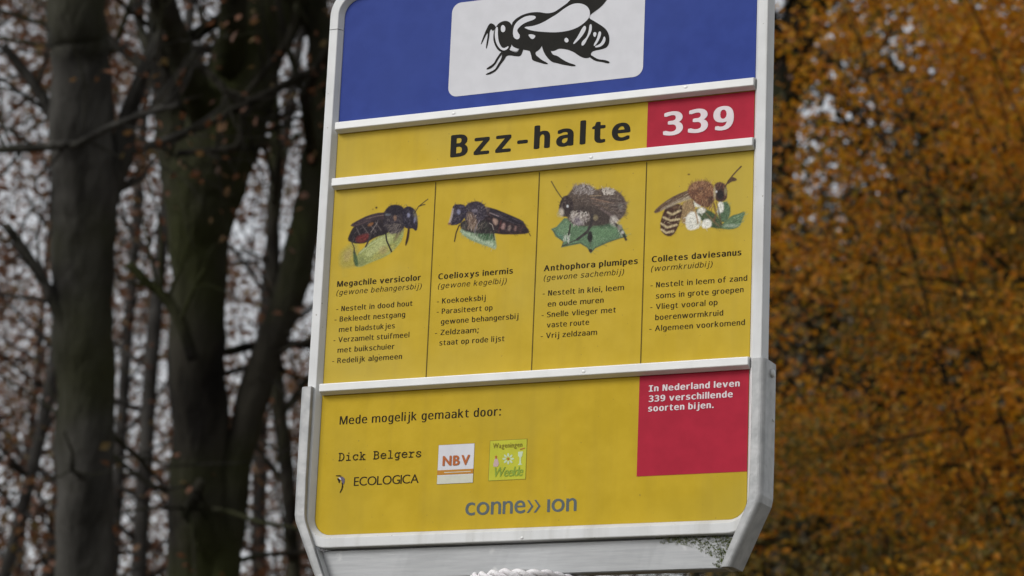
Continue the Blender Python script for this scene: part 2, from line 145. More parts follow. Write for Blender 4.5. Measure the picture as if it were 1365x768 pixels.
def new_mat(name):
    m = bpy.data.materials.new(name); m.use_nodes = True
    nt = m.node_tree; return m, nt, nt.nodes['Principled BSDF']
def N(nt, t, **kw):
    n = nt.nodes.new(t)
    for k, v in kw.items(): setattr(n, k, v)
    return n
def noise_mat(name, c1, c2, scale=20, detail=4, rough=0.5, metal=0.0, bump=0.0, bscale=None, stretch=None, lo=0.35, hi=0.65,
              c3=None, scale3=5, lo3=0.55, hi3=0.7, spec=0.5, grime=None, bdist=0.01):
    """two colours mixed by noise, an optional third in larger patches, optional bump"""
    m, nt, b = new_mat(name); L = nt.links
    tc = N(nt, 'ShaderNodeTexCoord'); src = tc.outputs['Object']
    if stretch:
        mp = N(nt, 'ShaderNodeMapping'); mp.inputs['Scale'].default_value = stretch
        L.new(src, mp.inputs['Vector']); src = mp.outputs[0]
    nz = N(nt, 'ShaderNodeTexNoise'); nz.inputs['Scale'].default_value = scale; nz.inputs['Detail'].default_value = detail
    L.new(src, nz.inputs['Vector'])
    mr = N(nt, 'ShaderNodeMapRange'); mr.inputs['From Min'].default_value = lo; mr.inputs['From Max'].default_value = hi
    L.new(nz.outputs[0], mr.inputs['Value'])
    mx = N(nt, 'ShaderNodeMix', data_type='RGBA'); mx.inputs[6].default_value = (*c1, 1); mx.inputs[7].default_value = (*c2, 1)
    L.new(mr.outputs[0], mx.inputs[0]); out = mx.outputs[2]
    if c3:
        n3 = N(nt, 'ShaderNodeTexNoise'); n3.inputs['Scale'].default_value = scale3; n3.inputs['Detail'].default_value = 6
        L.new(tc.outputs['Object'], n3.inputs['Vector'])
        m3 = N(nt, 'ShaderNodeMapRange'); m3.inputs['From Min'].default_value = lo3; m3.inputs['From Max'].default_value = hi3
        L.new(n3.outputs[0], m3.inputs['Value'])
        x3 = N(nt, 'ShaderNodeMix', data_type='RGBA'); x3.inputs[7].default_value = (*c3, 1)
        L.new(m3.outputs[0], x3.inputs[0]); L.new(out, x3.inputs[6]); out = x3.outputs[2]
    if grime:
        gp = N(nt, 'ShaderNodeMapping'); gp.inputs['Scale'].default_value = (70, 5, 4)
        L.new(tc.outputs['Object'], gp.inputs['Vector'])
        gn = N(nt, 'ShaderNodeTexNoise'); gn.inputs['Scale'].default_value = 1.0; gn.inputs['Detail'].default_value = 5
        L.new(gp.outputs[0], gn.inputs['Vector'])
        gs = N(nt, 'ShaderNodeTexNoise'); gs.inputs['Scale'].default_value = 260; gs.inputs['Detail'].default_value = 2
        L.new(tc.outputs['Object'], gs.inputs['Vector'])
        for nd, lo_, hi_, f_ in ((gn, .50, .80, grime), (gs, .735, .77, .55)):
            gm_ = N(nt, 'ShaderNodeMapRange'); gm_.inputs['From Min'].default_value = lo_; gm_.inputs['From Max'].default_value = hi_; gm_.inputs['To Max'].default_value = f_
            L.new(nd.outputs[0], gm_.inputs['Value'])
            gx = N(nt, 'ShaderNodeMix', data_type='RGBA'); gx.inputs[7].default_value = (0.14, 0.115, 0.05, 1)
            L.new(gm_.outputs[0], gx.inputs[0]); L.new(out, gx.inputs[6]); out = gx.outputs[2]
    L.new(out, b.inputs['Base Color'])
    b.inputs['Roughness'].default_value = rough; b.inputs['Metallic'].default_value = metal
    b.inputs['Specular IOR Level'].default_value = spec
    if bump:
        nb = N(nt, 'ShaderNodeTexNoise'); nb.inputs['Scale'].default_value = bscale or scale * 2; nb.inputs['Detail'].default_value = 5
        L.new(src, nb.inputs['Vector'])
        bp = N(nt, 'ShaderNodeBump'); bp.inputs['Strength'].default_value = bump; bp.inputs['Distance'].default_value = bdist
        L.new(nb.outputs[0], bp.inputs['Height']); L.new(bp.outputs[0], b.inputs['Normal'])
    return m
def flat_mat(name, c, rough=0.5, var=0.05, scale=60):
    return noise_mat(name, tuple(x*(1-var) for x in c), tuple(min(1, x*(1+var)) for x in c), scale=scale, rough=rough, spec=0.04)

def leaf_mat(name, stops, trans=0.35):
    m, nt, b = new_mat(name); L = nt.links
    g = N(nt, 'ShaderNodeNewGeometry'); cr = N(nt, 'ShaderNodeValToRGB')
    e = cr.color_ramp.elements
    e[0].position = stops[0][0]; e[0].color = (*stops[0][1], 1)
    e[1].position = stops[-1][0]; e[1].color = (*stops[-1][1], 1)
    for p, c in stops[1:-1]:
        q = e.new(p); q.color = (*c, 1)
    L.new(g.outputs['Random Per Island'], cr.inputs[0])
    L.new(cr.outputs[0], b.inputs['Base Color']); b.inputs['Roughness'].default_value = 0.55
    tr = N(nt, 'ShaderNodeBsdfTranslucent'); L.new(cr.outputs[0], tr.inputs['Color'])
    ms = N(nt, 'ShaderNodeMixShader'); ms.inputs[0].default_value = trans
    L.new(b.outputs[0], ms.inputs[1]); L.new(tr.outputs[0], ms.inputs[2])
    L.new(ms.outputs[0], nt.nodes['Material Output'].inputs['Surface'])
    return m

M = {}
M['frame'] = noise_mat('painted_aluminium', (0.575, 0.58, 0.58), (0.635, 0.64, 0.64), scale=30, rough=0.42, c3=(0.50, 0.50, 0.49), scale3=9, lo3=0.60, hi3=0.85, bump=0.02, bscale=300, spec=.3, grime=.25)
M['rail'] = noise_mat('rail_aluminium', (0.62, 0.62, 0.61), (0.68, 0.68, 0.67), scale=30, rough=0.38, c3=(0.52, 0.52, 0.51), scale3=14, lo3=0.62, hi3=0.85, spec=.3, metal=.1)
M['galv'] = noise_mat('galvanised_steel', (0.30, 0.305, 0.305), (0.40, 0.40, 0.40), scale=70, detail=8, rough=0.5, metal=0.25, bump=0.06, bscale=240, c3=(0.20, 0.20, 0.19), scale3=26, lo3=0.62, hi3=0.74, spec=.4)
M['brushed'] = noise_mat('brushed_steel', (0.285, 0.29, 0.295), (0.325, 0.33, 0.335), scale=14, detail=8, rough=0.45, metal=0.4, bump=0.03, bscale=40, stretch=(2, 20, 30), c3=(0.40, 0.40, 0.40), scale3=50, lo3=0.66, hi3=0.74)
M['post'] = noise_mat('post_steel', (0.32, 0.32, 0.32), (0.45, 0.45, 0.45), scale=30, rough=0.5, metal=0.3, bump=0.2)
M['blue'] = noise_mat('blue_print', (0.026, 0.047, 0.225), (0.031, 0.055, 0.252), scale=55, rough=0.42, c3=(0.035, 0.060, 0.243), scale3=4, lo3=0.45, hi3=0.8, spec=0.05)
M['yellow'] = noise_mat('yellow_print', (0.485, 0.335, 0.027), (0.525, 0.365, 0.035), scale=45, rough=0.42, c3=(0.45, 0.345, 0.065), scale3=5, lo3=0.45, hi3=0.8, spec=0.05, grime=.11)
M['yellow_low'] = noise_mat('yellow_print_deep', (0.465, 0.318, 0.018), (0.51, 0.350, 0.024), scale=45, rough=0.42, c3=(0.41, 0.30, 0.033), scale3=6, lo3=0.48, hi3=0.8, spec=0.05, grime=.11)
M['red'] = flat_mat('red_print', (0.37, 0.021, 0.042), 0.42, 0.06)
M['white'] = flat_mat('white_print', (0.60, 0.60, 0.63), 0.42, 0.03)
M['ink'] = flat_mat('black_ink', (0.018, 0.017, 0.015), 0.5, 0.1)
M['ink_soft'] = flat_mat('brown_black_ink', (0.030, 0.023, 0.012), 0.5, 0.1)
M['grey_ink'] = flat_mat('grey_ink', (0.105, 0.125, 0.125), 0.45, 0.06)
M['white_ink'] = flat_mat('white_ink', (0.70, 0.62, 0.64), 0.45, 0.04)
M['line'] = flat_mat('dark_line_ink', (0.11, 0.082, 0.022), 0.5, 0.1)
M['dark'] = flat_mat('dark_gap', (0.02, 0.02, 0.02), 0.8, 0.2)
M['cord'] = noise_mat('white_cotton', (0.86, 0.85, 0.86), (0.78, 0.75, 0.77), scale=60, rough=0.85, bump=0.4, bscale=900)

# ------------------------------------------------------------------ ground
gm = noise_mat('leaf_litter', (0.045, 0.035, 0.020), (0.13, 0.075, 0.030), scale=2.2, detail=9, rough=0.95, bump=0.6, bscale=6, c3=(0.05, 0.07, 0.025), scale3=0.35, lo3=0.5, hi3=0.62)
g = MB(); n_ = 60; ext = 400.0
gv = []
for j in range(n_ + 1):
    for i in range(n_ + 1):
        a = (i / n_ * 2 - 1); b_ = (j / n_ * 2 - 1)
        x = math.copysign(abs(a) ** 2.2, a) * ext; y = math.copysign(abs(b_) ** 2.2, b_) * ext
        d_ = math.hypot(x, y)
        gv.append((x, y, 0.0 if d_ < 3 else 0.12 * math.sin(x * 0.21 + 1) * math.cos(y * 0.17) * min(1, (d_ - 3) / 6)))
g.add(gv, [(j*(n_+1)+i, j*(n_+1)+i+1, (j+1)*(n_+1)+i+1, (j+1)*(n_+1)+i) for j in range(n_) for i in range(n_)])
tag(g.build('ground', gm, smooth=True), kind='structure')

# ------------------------------------------------------------------ the bus stop sign
SX = 0.25                                       # middle of the board
sign = empty('bus_stop_sign', (SX, 0.011, 0.0))
tag(sign, 'bus stop board with blue, yellow and red panels about bees in a pale metal frame', 'sign')
OFF = (SX, 0.011, -ZR)                          # sign coordinates (u, depth, v) -> local to the sign's base

U0, U1, VT, VB = -0.0156, 0.5156, 0.1736, -0.4766
def rrect(d, r, n=12):
    x0, x1, z0, z1 = U0 + d, U1 - d, VB + d, VT - d; out = []
    for cx, cz, a0 in ((x1 - r, z1 - r, 0), (x0 + r, z1 - r, 90), (x0 + r, z0 + r, 180), (x1 - r, z0 + r, 270)):
        for k in range(n + 1):
            a = R_(a0 + 90 * k / n); out.append((cx + r * math.cos(a), cz + r * math.sin(a)))
    return out
prof = [(0.0, 0.013), (0.0, -0.0058), (0.0004, -0.0066), (0.0012, -0.007), (0.0104, -0.007), (0.0111, -0.0066), (0.0152, -0.0002), (0.0152, 0.006), (0.0152, 0.013)]
f = MB()
rings = [[(u, y, v) for (u, v) in rrect(d, 0.035 - d)] for d, y in prof]
f.loops(rings + [rings[0]], True, False)
frame = f.build('frame', M['frame'], sign, off=OFF)
# the thin seams where the corner pieces of the frame meet the straight pieces
for sx_ in (0, 1):
    s = MB()
    ring = []
    for d, y in [(-0.0002, 0.0131), (-0.0002, -0.0060), (0.0010, -0.0072), (0.0104, -0.0072), (0.0113, -0.0068), (0.0150, -0.0006)]:
        u = U0 + d if sx_ == 0 else U1 - d
        ring.append((u, y))
    s.loops([[(u, y, 0.1219) for u, y in ring], [(u, y, 0.1225) for u, y in ring]], False, False)
    s.build('seam', M['dark'], frame, off=OFF)

def panel(name, v0, v1, mat_, rtop=0.0, rbot=0.0):
    r = max(rtop, rbot, 1e-4); pts = []
    u0, u1 = 0.0002, 0.4998
    def arc(cx, cz, a0, rr):
        n = 10 if rr > 0.001 else 0
        for k in range(n + 1):
            a = R_(a0 + 90 * (k / n if n else 0.5)); q = rr if n else 0
            pts.append((cx + q * math.cos(a), cz + q * math.sin(a)))
    arc(u1 - rtop, v1 - rtop, 0, rtop); arc(u0 + rtop, v1 - rtop, 90, rtop)
    arc(u0 + rbot, v0 + rbot, 180, rbot); arc(u1 - rbot, v0 + rbot, 270, rbot)
    m = MB(); m.loops([[(u, 0.004, v) for u, v in pts], [(u, 0.0, v) for u, v in pts]], True, True)
    return m.build(name, mat_, sign, off=OFF)
p_blue = panel('pictogram_panel', 0.0030, VT - 0.0154, M['blue'], rtop=0.0196)
p_name = panel('name_panel', -0.0615, 0.0025, M['yellow'])
p_info = panel('information_panel', -0.2985, -0.0620, M['yellow'])
p_low = panel('sponsor_panel', VB + 0.0154, -0.2990, M['yellow_low'], rbot=0.0196)
b = MB(); b.box(0.0, 0.5, 0.0065, 0.0085, VB + 0.03, VT - 0.03); b.build('back_plate', M['frame'], sign, off=OFF)

rail_v = [(0.0000, 0.0089), (-0.0664, -0.0574), (-0.3029, -0.2940)]
for k, (va, vb) in enumerate(rail_v):
    m = MB(); ua, ub = 0.0008, 0.5022
    pr = [(va - 0.0010, -0.0010), (va - 0.0027, -0.0026), (va - 0.0001, -0.0094), (va + 0.0003, -0.0099), (va + 0.0009, -0.0101), (vb - 0.0009, -0.0101), (vb - 0.0003, -0.0099), (vb + 0.0000, -0.0094), (vb + 0.0012, -0.0006)]
    def sec(u, ins): 
        mid = (va + vb) / 2
        return [(u, y + (ins if y < -0.004 else 0), mid + (v - mid) * (1 - 60 * ins)) for v, y in pr]
    m.loops([sec(ua, 0.0006), sec(ua + 0.0008, 0), sec(ub - 0.0008, 0), sec(ub, 0.0006)], True, True)
    r = m.build('rail', M['rail'], sign, off=OFF)
    for (u, w) in ([(0.150, 0.0045), (0.425, 0.006)] if k == 0 else [(0.318, 0.004)]):
        q = MB(); ringr = []
        for rr, y in ((0.0026, -0.0100), (0.0022, -0.01025), (0.0014, -0.0104), (0.0002, -0.01045)):
            ringr.append([(u + rr*math.cos(a*math.pi/5), y, va + w + rr*0.7*math.sin(a*math.pi/5)) for a in range(10)])
        q.loops(ringr, True, True); q.build('rivet', M['rail'], r, smooth=True, off=OFF)
q = MB(); ringr = []
for rr, y in ((0.0022, -0.0068), (0.0019, -0.0073), (0.0002, -0.0075)):
    ringr.append([(0.253 + rr*math.cos(a*math.pi/5), y, -0.4735 + rr*0.8*math.sin(a*math.pi/5)) for a in range(10)])
q.loops(ringr, True, True); q.build('rivet', M['rail'], frame, smooth=True, off=OFF)

# holder: two bent channel arms, a crossbar and the post
def arm(side):
    def mu(u): return u if side < 0 else 0.5 - u
    # (v, inner edge of the front flange, outer face)
    st = [(-0.2968, -0.0072, -0.0212), (-0.2990, -0.0074, -0.0215), (-0.400, -0.0072, -0.0213), (-0.4395, -0.0062, -0.0208), (-0.4470, -0.0048, -0.0192),
          (-0.4560, -0.0012, -0.0150), (-0.5000, 0.0176, 0.0052), (-0.5116, 0.0226, 0.0106)]
    rings = []
    yf, yb, th, r = -0.0128, 0.0215, 0.0055, 0.006
    for v, ui, uo in st:
        sec = [(ui, yf + th), (ui, yf + 0.0007), (ui - 0.0007, yf)]
        for k in range(6):
            a = R_(90 * k / 5); sec.append((uo + r - r*math.sin(a), yf + r - r*math.cos(a)))
        sec += [(uo, yb - 0.001), (uo + 0.001, yb), (uo + 0.0046, yb), (uo + 0.0046, yf + th)]
        rings.append([(mu(u), y, v) for u, y in sec])
    m = MB(); m.loops(rings, True, True)
    a = m.build('bracket_arm', M['galv'], sign, off=OFF)
    for pl, sm in zip(a.data.polygons, range(len(a.data.polygons))): pl.use_smooth = False
    # inner web of the lower bend, between the flange and the crossbar
    w = MB()
    w.loops([[(mu(u), -0.0073, v), (mu(u - 0.004), -0.0073, v), (mu(u - 0.004), 0.020, v), (mu(u), 0.020, v)] for v, u in ((-0.4778, 0.0085), (-0.5114, 0.0232))], True, True)
    w.build('web', M['frame'], a, off=OFF)
    return a
arm(-1); ra = arm(1)
bo = MB(); ringr = []
for rr, x in ((0.0045, 0.5211), (0.0045, 0.5232), (0.0036, 0.5242), (0.0004, 0.5246)):
    ringr.append([(x, 0.008 + rr*math.cos(a*math.pi/6), -0.309 + rr*math.sin(a*math.pi/6)) for a in range(12)])
bo.loops(ringr, True, True); bo.build('bolt', M['frame'], ra, smooth=True, off=OFF)
bo = MB(); ringr = []
for rr, x in ((0.0018, 0.5211), (0.0018, 0.5222), (0.0004, 0.5228)):
    ringr.append([(x, 0.015 + rr*math.cos(a*math.pi/6), -0.357 + rr*math.sin(a*math.pi/6)) for a in range(12)])
bo.loops(ringr, True, True); bo.build('bolt', M['frame'], ra, smooth=True, off=OFF)
m = MB()
def cb(u): 
    w = 0.0004 * math.sin(u * 31) + 0.0003 * math.sin(u * 77 + 1)
    return [(u, 0.0200, -0.5112), (u, 0.0035, -0.5112), (u, 0.0022, -0.5100), (u, 0.0018 + w, -0.4790), (u, 0.0030, -0.4780), (u, 0.0200, -0.4780)]
m.loops([cb(0.012 + 0.476 * k / 40) for k in range(41)], True, True)
m.build('crossbar', M['brushed'], sign, off=OFF)
m = MB(); m.tube([(0.25, 0.011, -ZR - 0.4), (0.25, 0.011, -0.5113)], 0.047, 40); 
m.build('post', M['post'], sign, smooth=False, off=OFF)

# ------------------------------------------------------------------ prints
GL = json.loads(GLYPHS)
MONO = set("ijlmwfrtMVWC(),;:.-A")
def glyph(fam, ch):
    g_ = GL[fam][ch]
    k = 1.083 if (fam == 'v' and ch in MONO) else 1.0
    return [[(p[0]*k/1000, p[1]*k/1000) for p in c] for c in g_]
def line_curves(text, fam, sb):
    """contours of a text line with x from 0 to its width, heights in glyph units"""
    x = 0; res = []
    for ch in text:
        if ch == ' ': x += 0.235; continue
        if ch == '>':
            h = 0.23
            for pts in [[(0.0, 0.45), (0.065, 0.45), (0.235, 0.225), (0.065, 0.0), (0.0, 0.0), (0.165, 0.225)]]:
                res.append([(a + x, b) for a, b in pts])
            x += 0.27; continue
        cs = glyph(fam, ch); mn = min(p[0] for c in cs for p in c); mxx = max(p[0] for c in cs for p in c)
        for c in cs: res.append([(a - mn + x, b) for a, b in c])
        x += mxx - mn + sb
    return res, x - sb
BOLD_S = [(-0.030, 0.0), (0.030, 0.0), (0.0, 0.012), (0.0, -0.012)]
BOLD_L = [(-0.033, 0.0), (0.033, 0.0), (0.0, 0.016), (0.0, -0.016), (-0.024, 0.011), (0.024, 0.011), (-0.024, -0.011), (0.024, -0.011)]
BOLD_M = [(-0.014, 0), (0.014, 0)]
def lettering(lines, mat_, parent, name='lettering', y=-0.00016):
    """lines: (text, left pixel point on the baseline, right pixel point, glyph size, family, weight, slant, side bearing)"""
    mb = MB()
    for text, pl, pr_, size, fam, weight, slant, sb in lines:
        u0, v0 = uv(*pl); u1, v1 = uv(*pr_)
        cs, W = line_curves(text, fam, sb)
        ex = max((abs(d[0]) for d in weight), default=0)
        sx = (u1 - u0) / (W + 2*ex)
        cu = bpy.data.curves.new('t', 'CURVE'); cu.dimensions = '2D'; cu.fill_mode = 'BOTH'
        for c in cs:
            sp = cu.splines.new('POLY'); sp.points.add(len(c) - 1); sp.use_cyclic_u = True
            for q, (a, b2) in zip(sp.points, c): q.co = (a*sx + ex*sx + slant*b2*size, b2*size, 0, 1)
        ob = bpy.data.objects.new('t', cu)
        me = ob.to_mesh()
        vs = [(v.co.x, v.co.y) for v in me.vertices]; fs = [tuple(p.vertices) for p in me.polygons]
        ob.to_mesh_clear()
        bpy.data.objects.remove(ob); bpy.data.curves.remove(cu)
        # all faces towards the viewer
        fo = []
        for t in fs:
            ar = sum(vs[t[i]][0]*vs[t[(i+1) % len(t)]][1] - vs[t[(i+1) % len(t)]][0]*vs[t[i]][1] for i in range(len(t)))
            fo.append(t if ar > 0 else tuple(reversed(t)))
        for k, (dx, dz) in enumerate(weight or [(0, 0)]):
            mb.add([(u0 + a + dx*sx, y - 2e-5*k, v0 + b2 + dz*size) for a, b2 in vs], fo)
    return mb.build(name, mat_, parent, off=OFF)

def z1(x, y): return (420 + x/4.517, 330 + y/4.517)
def z2(x, y): return (710 + x/4.517, 320 + y/4.517)
def body(zf, xl, yl, xr, text, size=0.0113, weight=BOLD_M, slant=0.0, slope=-0.066):
    dy = (xr - xl) * slope
    return (text, zf(xl, yl), zf(xr, yl + dy), size, 'v', weight, slant, 0.115 if weight is not BOLD_S else 0.150)
IT = 0.20
L1 = [body(z1, 132, 237, 636, 'Megachile versicolor', 0.0122, BOLD_S),
      body(z1, 127, 288, 638, '(gewone behangersbij)', 0.0116, [], IT),
      body(z1, 127, 386, 586, '- Nestelt in dood hout'), body(z1, 117, 449, 542, '- Bekleedt nestgang'),
      body(z1, 143, 510, 480, 'met bladstukjes'), body(z1, 110, 573, 567, '- Verzamelt stuifmeel'),
      body(z1, 135, 634, 478, 'met buikschuier'), body(z1, 103, 699, 523, '- Redelijk algemeen')]
L2 = [body(z1, 741, 192, 1191, 'Coelioxys inermis', 0.0122, BOLD_S), body(z1, 738, 248, 1150, '(gewone kegelbij)', 0.0116, [], IT),
      body(z1, 733, 340, 1027, '- Koekoeksbij'), body(z1, 732, 402, 1068, '- Parasiteert op'), body(z1, 757, 463, 1224, 'gewone behangersbij'),
      body(z1, 722, 530, 985, '- Zeldzaam;'), body(z1, 748, 590, 1140, 'staat op rode lijst')]
L3 = [body(z2, 67, 188, 633, 'Anthophora plumipes', 0.0122, BOLD_S), body(z2, 65, 245, 547, '(gewone sachembij)', 0.0116, [], IT),
      body(z2, 60, 338, 550, '- Nestelt in klei, leem'), body(z2, 90, 402, 427, 'en oude muren'), body(z2, 53, 468, 501, '- Snelle vlieger met'),
      body(z2, 85, 528, 340, 'vaste route'), body(z2, 48, 594, 388, '- Vrij zeldzaam')]
L4 = [body(z2, 717, 134, 1257, 'Colletes daviesanus', 0.0122, BOLD_S), body(z2, 711, 190, 1080, '(wormkruidbij)', 0.0116, [], IT),
      body(z2, 709, 289, 1292, '- Nestelt in leem of zand'), body(z2, 742, 353, 1270, 'soms in grote groepen'), body(z2, 708, 420, 1113, '- Vliegt vooral op'),
      body(z2, 738, 483, 1147, 'boerenwormkruid'), body(z2, 703, 551, 1278, '- Algemeen voorkomend')]
for L in (L1, L2, L3, L4): lettering(L, M['ink_soft'], p_info)
lettering([('Bzz-halte', (600, 209.4), (840, 186.8), 0.0470, 'v', BOLD_L, 0.0, 0.205)], M['ink'], p_name)

# red field with the number
m = MB(); m.poly([(0.3780, -0.0570), (0.4997, -0.0570), (0.4997, -0.0030), (0.3780, -0.0030)], -0.0003); m.build('number_field', M['red'], p_name, off=OFF)
lettering([('339', (884.0, 180.6), (978.2, 171.6), 0.0475, 'v', BOLD_L, 0.0, 0.165)], M['white_ink'], p_name, name='number', y=-0.0006)

# column lines of the information panel
for k in range(3):
    u = 0.1272 + 0.1257 * k
    m = MB(); m.box(u - 0.0005, u + 0.0005, -0.0004, -0.0001, -0.2935, -0.0704); m.build('column_line', M['line'], p_info, off=OFF)

# sponsor panel
m = MB(); m.poly([(0.3780, -0.4122), (0.4997, -0.4122), (0.4997, -0.3000), (0.3780, -0.3000)], -0.0003); m.build('red_field', M['red'], p_low, off=OFF)
def z3(x, y): return (820 + x/2.49, 460 + y/2.49)
lettering([('In Nederland leven', z3(112, 155), z3(414, 140.5), 0.0124, 'v', BOLD_S, 0, 0.140),
           ('339 verschillende', z3(112, 189), z3(391, 175.5), 0.0124, 'v', BOLD_S, 0, 0.140),
           ('soorten bijen.', z3(110, 221), z3(328, 210.5), 0.0124, 'v', BOLD_S, 0, 0.140)], M['white_ink'], p_low, y=-0.0006)
def z4(x, y): return (430 + x/3.9, 530 + y/3.9)
lettering([('Mede mogelijk gemaakt door:', z4(88, 141), z4(927, 93), 0.0180, 'v', [(-0.016, 0), (0.016, 0)], 0, 0.125)], M['ink_soft'], p_low)
lettering([('conne>> \u0131on', (620, 687.2), (768.5, 680.6), 0.0300, 'b', [(-0.010, 0.004), (0.010, -0.004)], 0, 0.075)], M['grey_ink'], p_low)
lettering([('ECOLOGICA', z4(162, 460), z4(500, 442.5), 0.0142, 'b', [(-0.006, 0), (0.006, 0)], 0, 0.05)], M['ink_soft'], p_low)

# typewriter lettering drawn with strokes: each glyph in a cell 0.6 wide, cap height 0.62
TW = {
 'D': [[(.04,0),(.26,0),(.42,.10),(.48,.31),(.42,.52),(.26,.62),(.04,.62)], [(.12,0),(.12,.62)]],
 'i': [[(.12,.42),(.28,.42),(.28,0)], [(.10,0),(.46,0)], [(.27,.58),(.29,.62)]],
 'c': [[(.46,.34),(.36,.43),(.22,.43),(.10,.33),(.08,.20),(.16,.04),(.30,-.01),(.47,.08)], [(.46,.43),(.46,.31)]],
 'k': [[(.05,.62),(.15,.62),(.15,0)], [(.05,0),(.23,0)], [(.15,.18),(.40,.42)], [(.32,.42),(.48,.42)], [(.25,.27),(.43,0)], [(.34,0),(.52,0)]],
 'B': [[(.04,0),(.32,0),(.46,.08),(.47,.22),(.36,.33),(.12,.33)], [(.36,.33),(.43,.42),(.42,.54),(.30,.62),(.04,.62)], [(.12,0),(.12,.62)]],
 'e': [[(.08,.23),(.48,.23),(.44,.37),(.30,.43),(.16,.39),(.07,.25),(.10,.08),(.24,-.01),(.48,.06)]],
 'l': [[(.12,.62),(.28,.62),(.28,0)], [(.10,0),(.46,0)]],
 'g': [[(.40,.32),(.28,.43),(.14,.38),(.07,.22),(.14,.06),(.28,.02),(.40,.12)], [(.52,.42),(.40,.42),(.40,-.08),(.32,-.17),(.14,-.16)]],
 'r': [[(.06,.42),(.20,.42),(.20,0)], [(.06,0),(.38,0)], [(.20,.26),(.34,.41),(.48,.40)]],
 's': [[(.44,.31),(.42,.40),(.26,.43),(.12,.37),(.14,.26),(.38,.18),(.45,.10),(.36,0),(.20,-.01),(.10,.06),(.09,.14)]],
}
def stroke(mb, pts, w, y):
    for (a, b2) in zip(pts[:-1], pts[1:]):
        d = np.array(b2) - np.array(a); L = np.hypot(*d)
        if L < 1e-9: continue
        t = d / L; n = np.array([-t[1], t[0]]) * w / 2; e = t * w * 0.35
        A = np.array(a) - e; B = np.array(b2) + e
        mb.poly([tuple(A - n), tuple(B - n), tuple(B + n), tuple(A + n)], y)
        y -= 1.5e-5
    return y
mb = MB(); (ua, va), (ub, vb) = uv(*z4(82, 329)), uv(*z4(513, 304))
txt = 'Dick Belgers'; sx = (ub - ua) / (len(txt) * 0.6 - 0.1)
y = -0.0004
for i, ch in enumerate(txt):
    for st in TW.get(ch, []):
        y = stroke(mb, [(ua + (i*0.6 + a)*sx, va + b2*0.0132) for a, b2 in st], 0.0011, y if i else -0.0004)
    y = -0.0004
mb.build('lettering', M['ink_soft'], p_low, off=OFF)

# small swallow-like swirl beside the thin lettering
def zs(x, y): return uv(440 + x/17.07, 620 + y/17.07)
ob = MB()
ob.poly([zs(*p) for p in [(135,235),(230,232),(270,250),(240,262),(140,255)]], -0.0004, 0)
ob.poly([zs(*p) for p in [(160,310),(200,300),(235,345),(225,390),(205,415),(190,370)]], -0.00045, 0)
ob.poly([zs(*p) for p in [(230,270),(290,265),(335,310),(335,380),(310,450),(280,400),(240,320)]], -0.0004, 1)
ob.poly([zs(*p) for p in [(265,400),(285,400),(300,480),(280,560),(230,640),(222,620),(260,540),(272,470)]], -0.00045, 0)
ob.poly([zs(*p) for p in [(190,285),(235,290),(262,330),(240,335),(210,310)]], -0.0005, 2)
ob.build('bird_emblem', [M['ink_soft'], flat_mat('violet_grey_ink', (0.13, 0.11, 0.15)), M['white']], p_low, off=OFF)

# two little square logos
def zl(x, y): return uv(570 + x/9.1, 575 + y/9.1)
m = MB(); bw = [zl(133, 175), zl(570, 155), zl(550, 622), zl(115, 642)]
(uA, vA), (uB, vB_) = bw[3], bw[1]; uB = uA + 0.0425; vtp = vA + 0.0425
m.poly([(uA - .0004, vA - .0004), (uB + .0004, vA - .0004), (uB + .0004, vtp + .0004), (uA - .0004, vtp + .0004)], -0.0002, 3)
m.poly([(uA, vA), (uB, vA), (uB, vtp), (uA, vtp)], -0.0003, 0)
m.poly([(uA, vA + .0098), (uB, vA + .0098), (uB, vA + .0150), (uA, vA + .0150)], -0.0005, 1)
m.poly([(uA, vA), (uB, vA), (uB, vA + .0088), (uA, vA + .0088)], -0.0004, 2)
m.poly([(uA + .008, vA + .0118), (uB - .003, vA + .0118), (uB - .003, vA + .0126), (uA + .008, vA + .0126)], -0.0006, 2)
nbv = m.build('logo', [M['white'], flat_mat('orange_ink', (0.46, 0.21, 0.035)), flat_mat('pale_grey_ink', (0.55, 0.55, 0.47)), flat_mat('ochre_edge', (0.30, 0.20, 0.05))], p_low, off=OFF)
lettering([('NBV', (570 + 182/9.1, 575 + 419/9.1), (570 + 514/9.1, 575 + 407/9.1), 0.0150, 'b', [(-0.045, 0), (0.045, 0), (0, 0.025), (0, -0.025), (-0.02, 0.02), (0.02, -0.02)], 0, 0.20)], flat_mat('rust_ink', (0.42, 0.13, 0.045)), p_low, y=-0.0007)
m = MB(); bw = [zl(735, 605)]; uA, vA = bw[0]; uB = uA + 0.0440; vtp = vA + 0.0440
m.poly([(uA, vA), (uB, vA), (uB, vtp), (uA, vtp)], -0.0002, 1)
m.poly([(uA + .0006, vA + .0006), (uB - .0006, vA + .0006), (uB - .0006, vtp - .0006), (uA + .0006, vtp - .0006)], -0.0003, 0)
def zq(x, y): return zl(x, y)
m.poly([zq(*p) for p in [(800,400),(815,340),(835,310),(855,345),(868,400),(850,430),(800,430)]], -0.0005, 2)
m.poly([zq(*p) for p in [(820,300),(845,298),(842,335),(825,335)]], -0.0006, 4)
for k in range(8):
    a = k*math.pi/4; cx, cy = 980 + 48*math.cos(a), 335 + 46*math.sin(a)
    m.poly([zq(cx + 24*math.cos(a)*math.cos(t) - 13*math.sin(a)*math.sin(t), cy + 24*math.sin(a)*math.cos(t) + 13*math.cos(a)*math.sin(t)) for t in [i*math.pi/4 for i in range(8)]][::-1], -0.0005, 3)
m.poly([zq(980 + 14*math.cos(t), 335 + 14*math.sin(t)) for t in [i*math.pi/4 for i in range(8)]][::-1], -0.0006, 4)
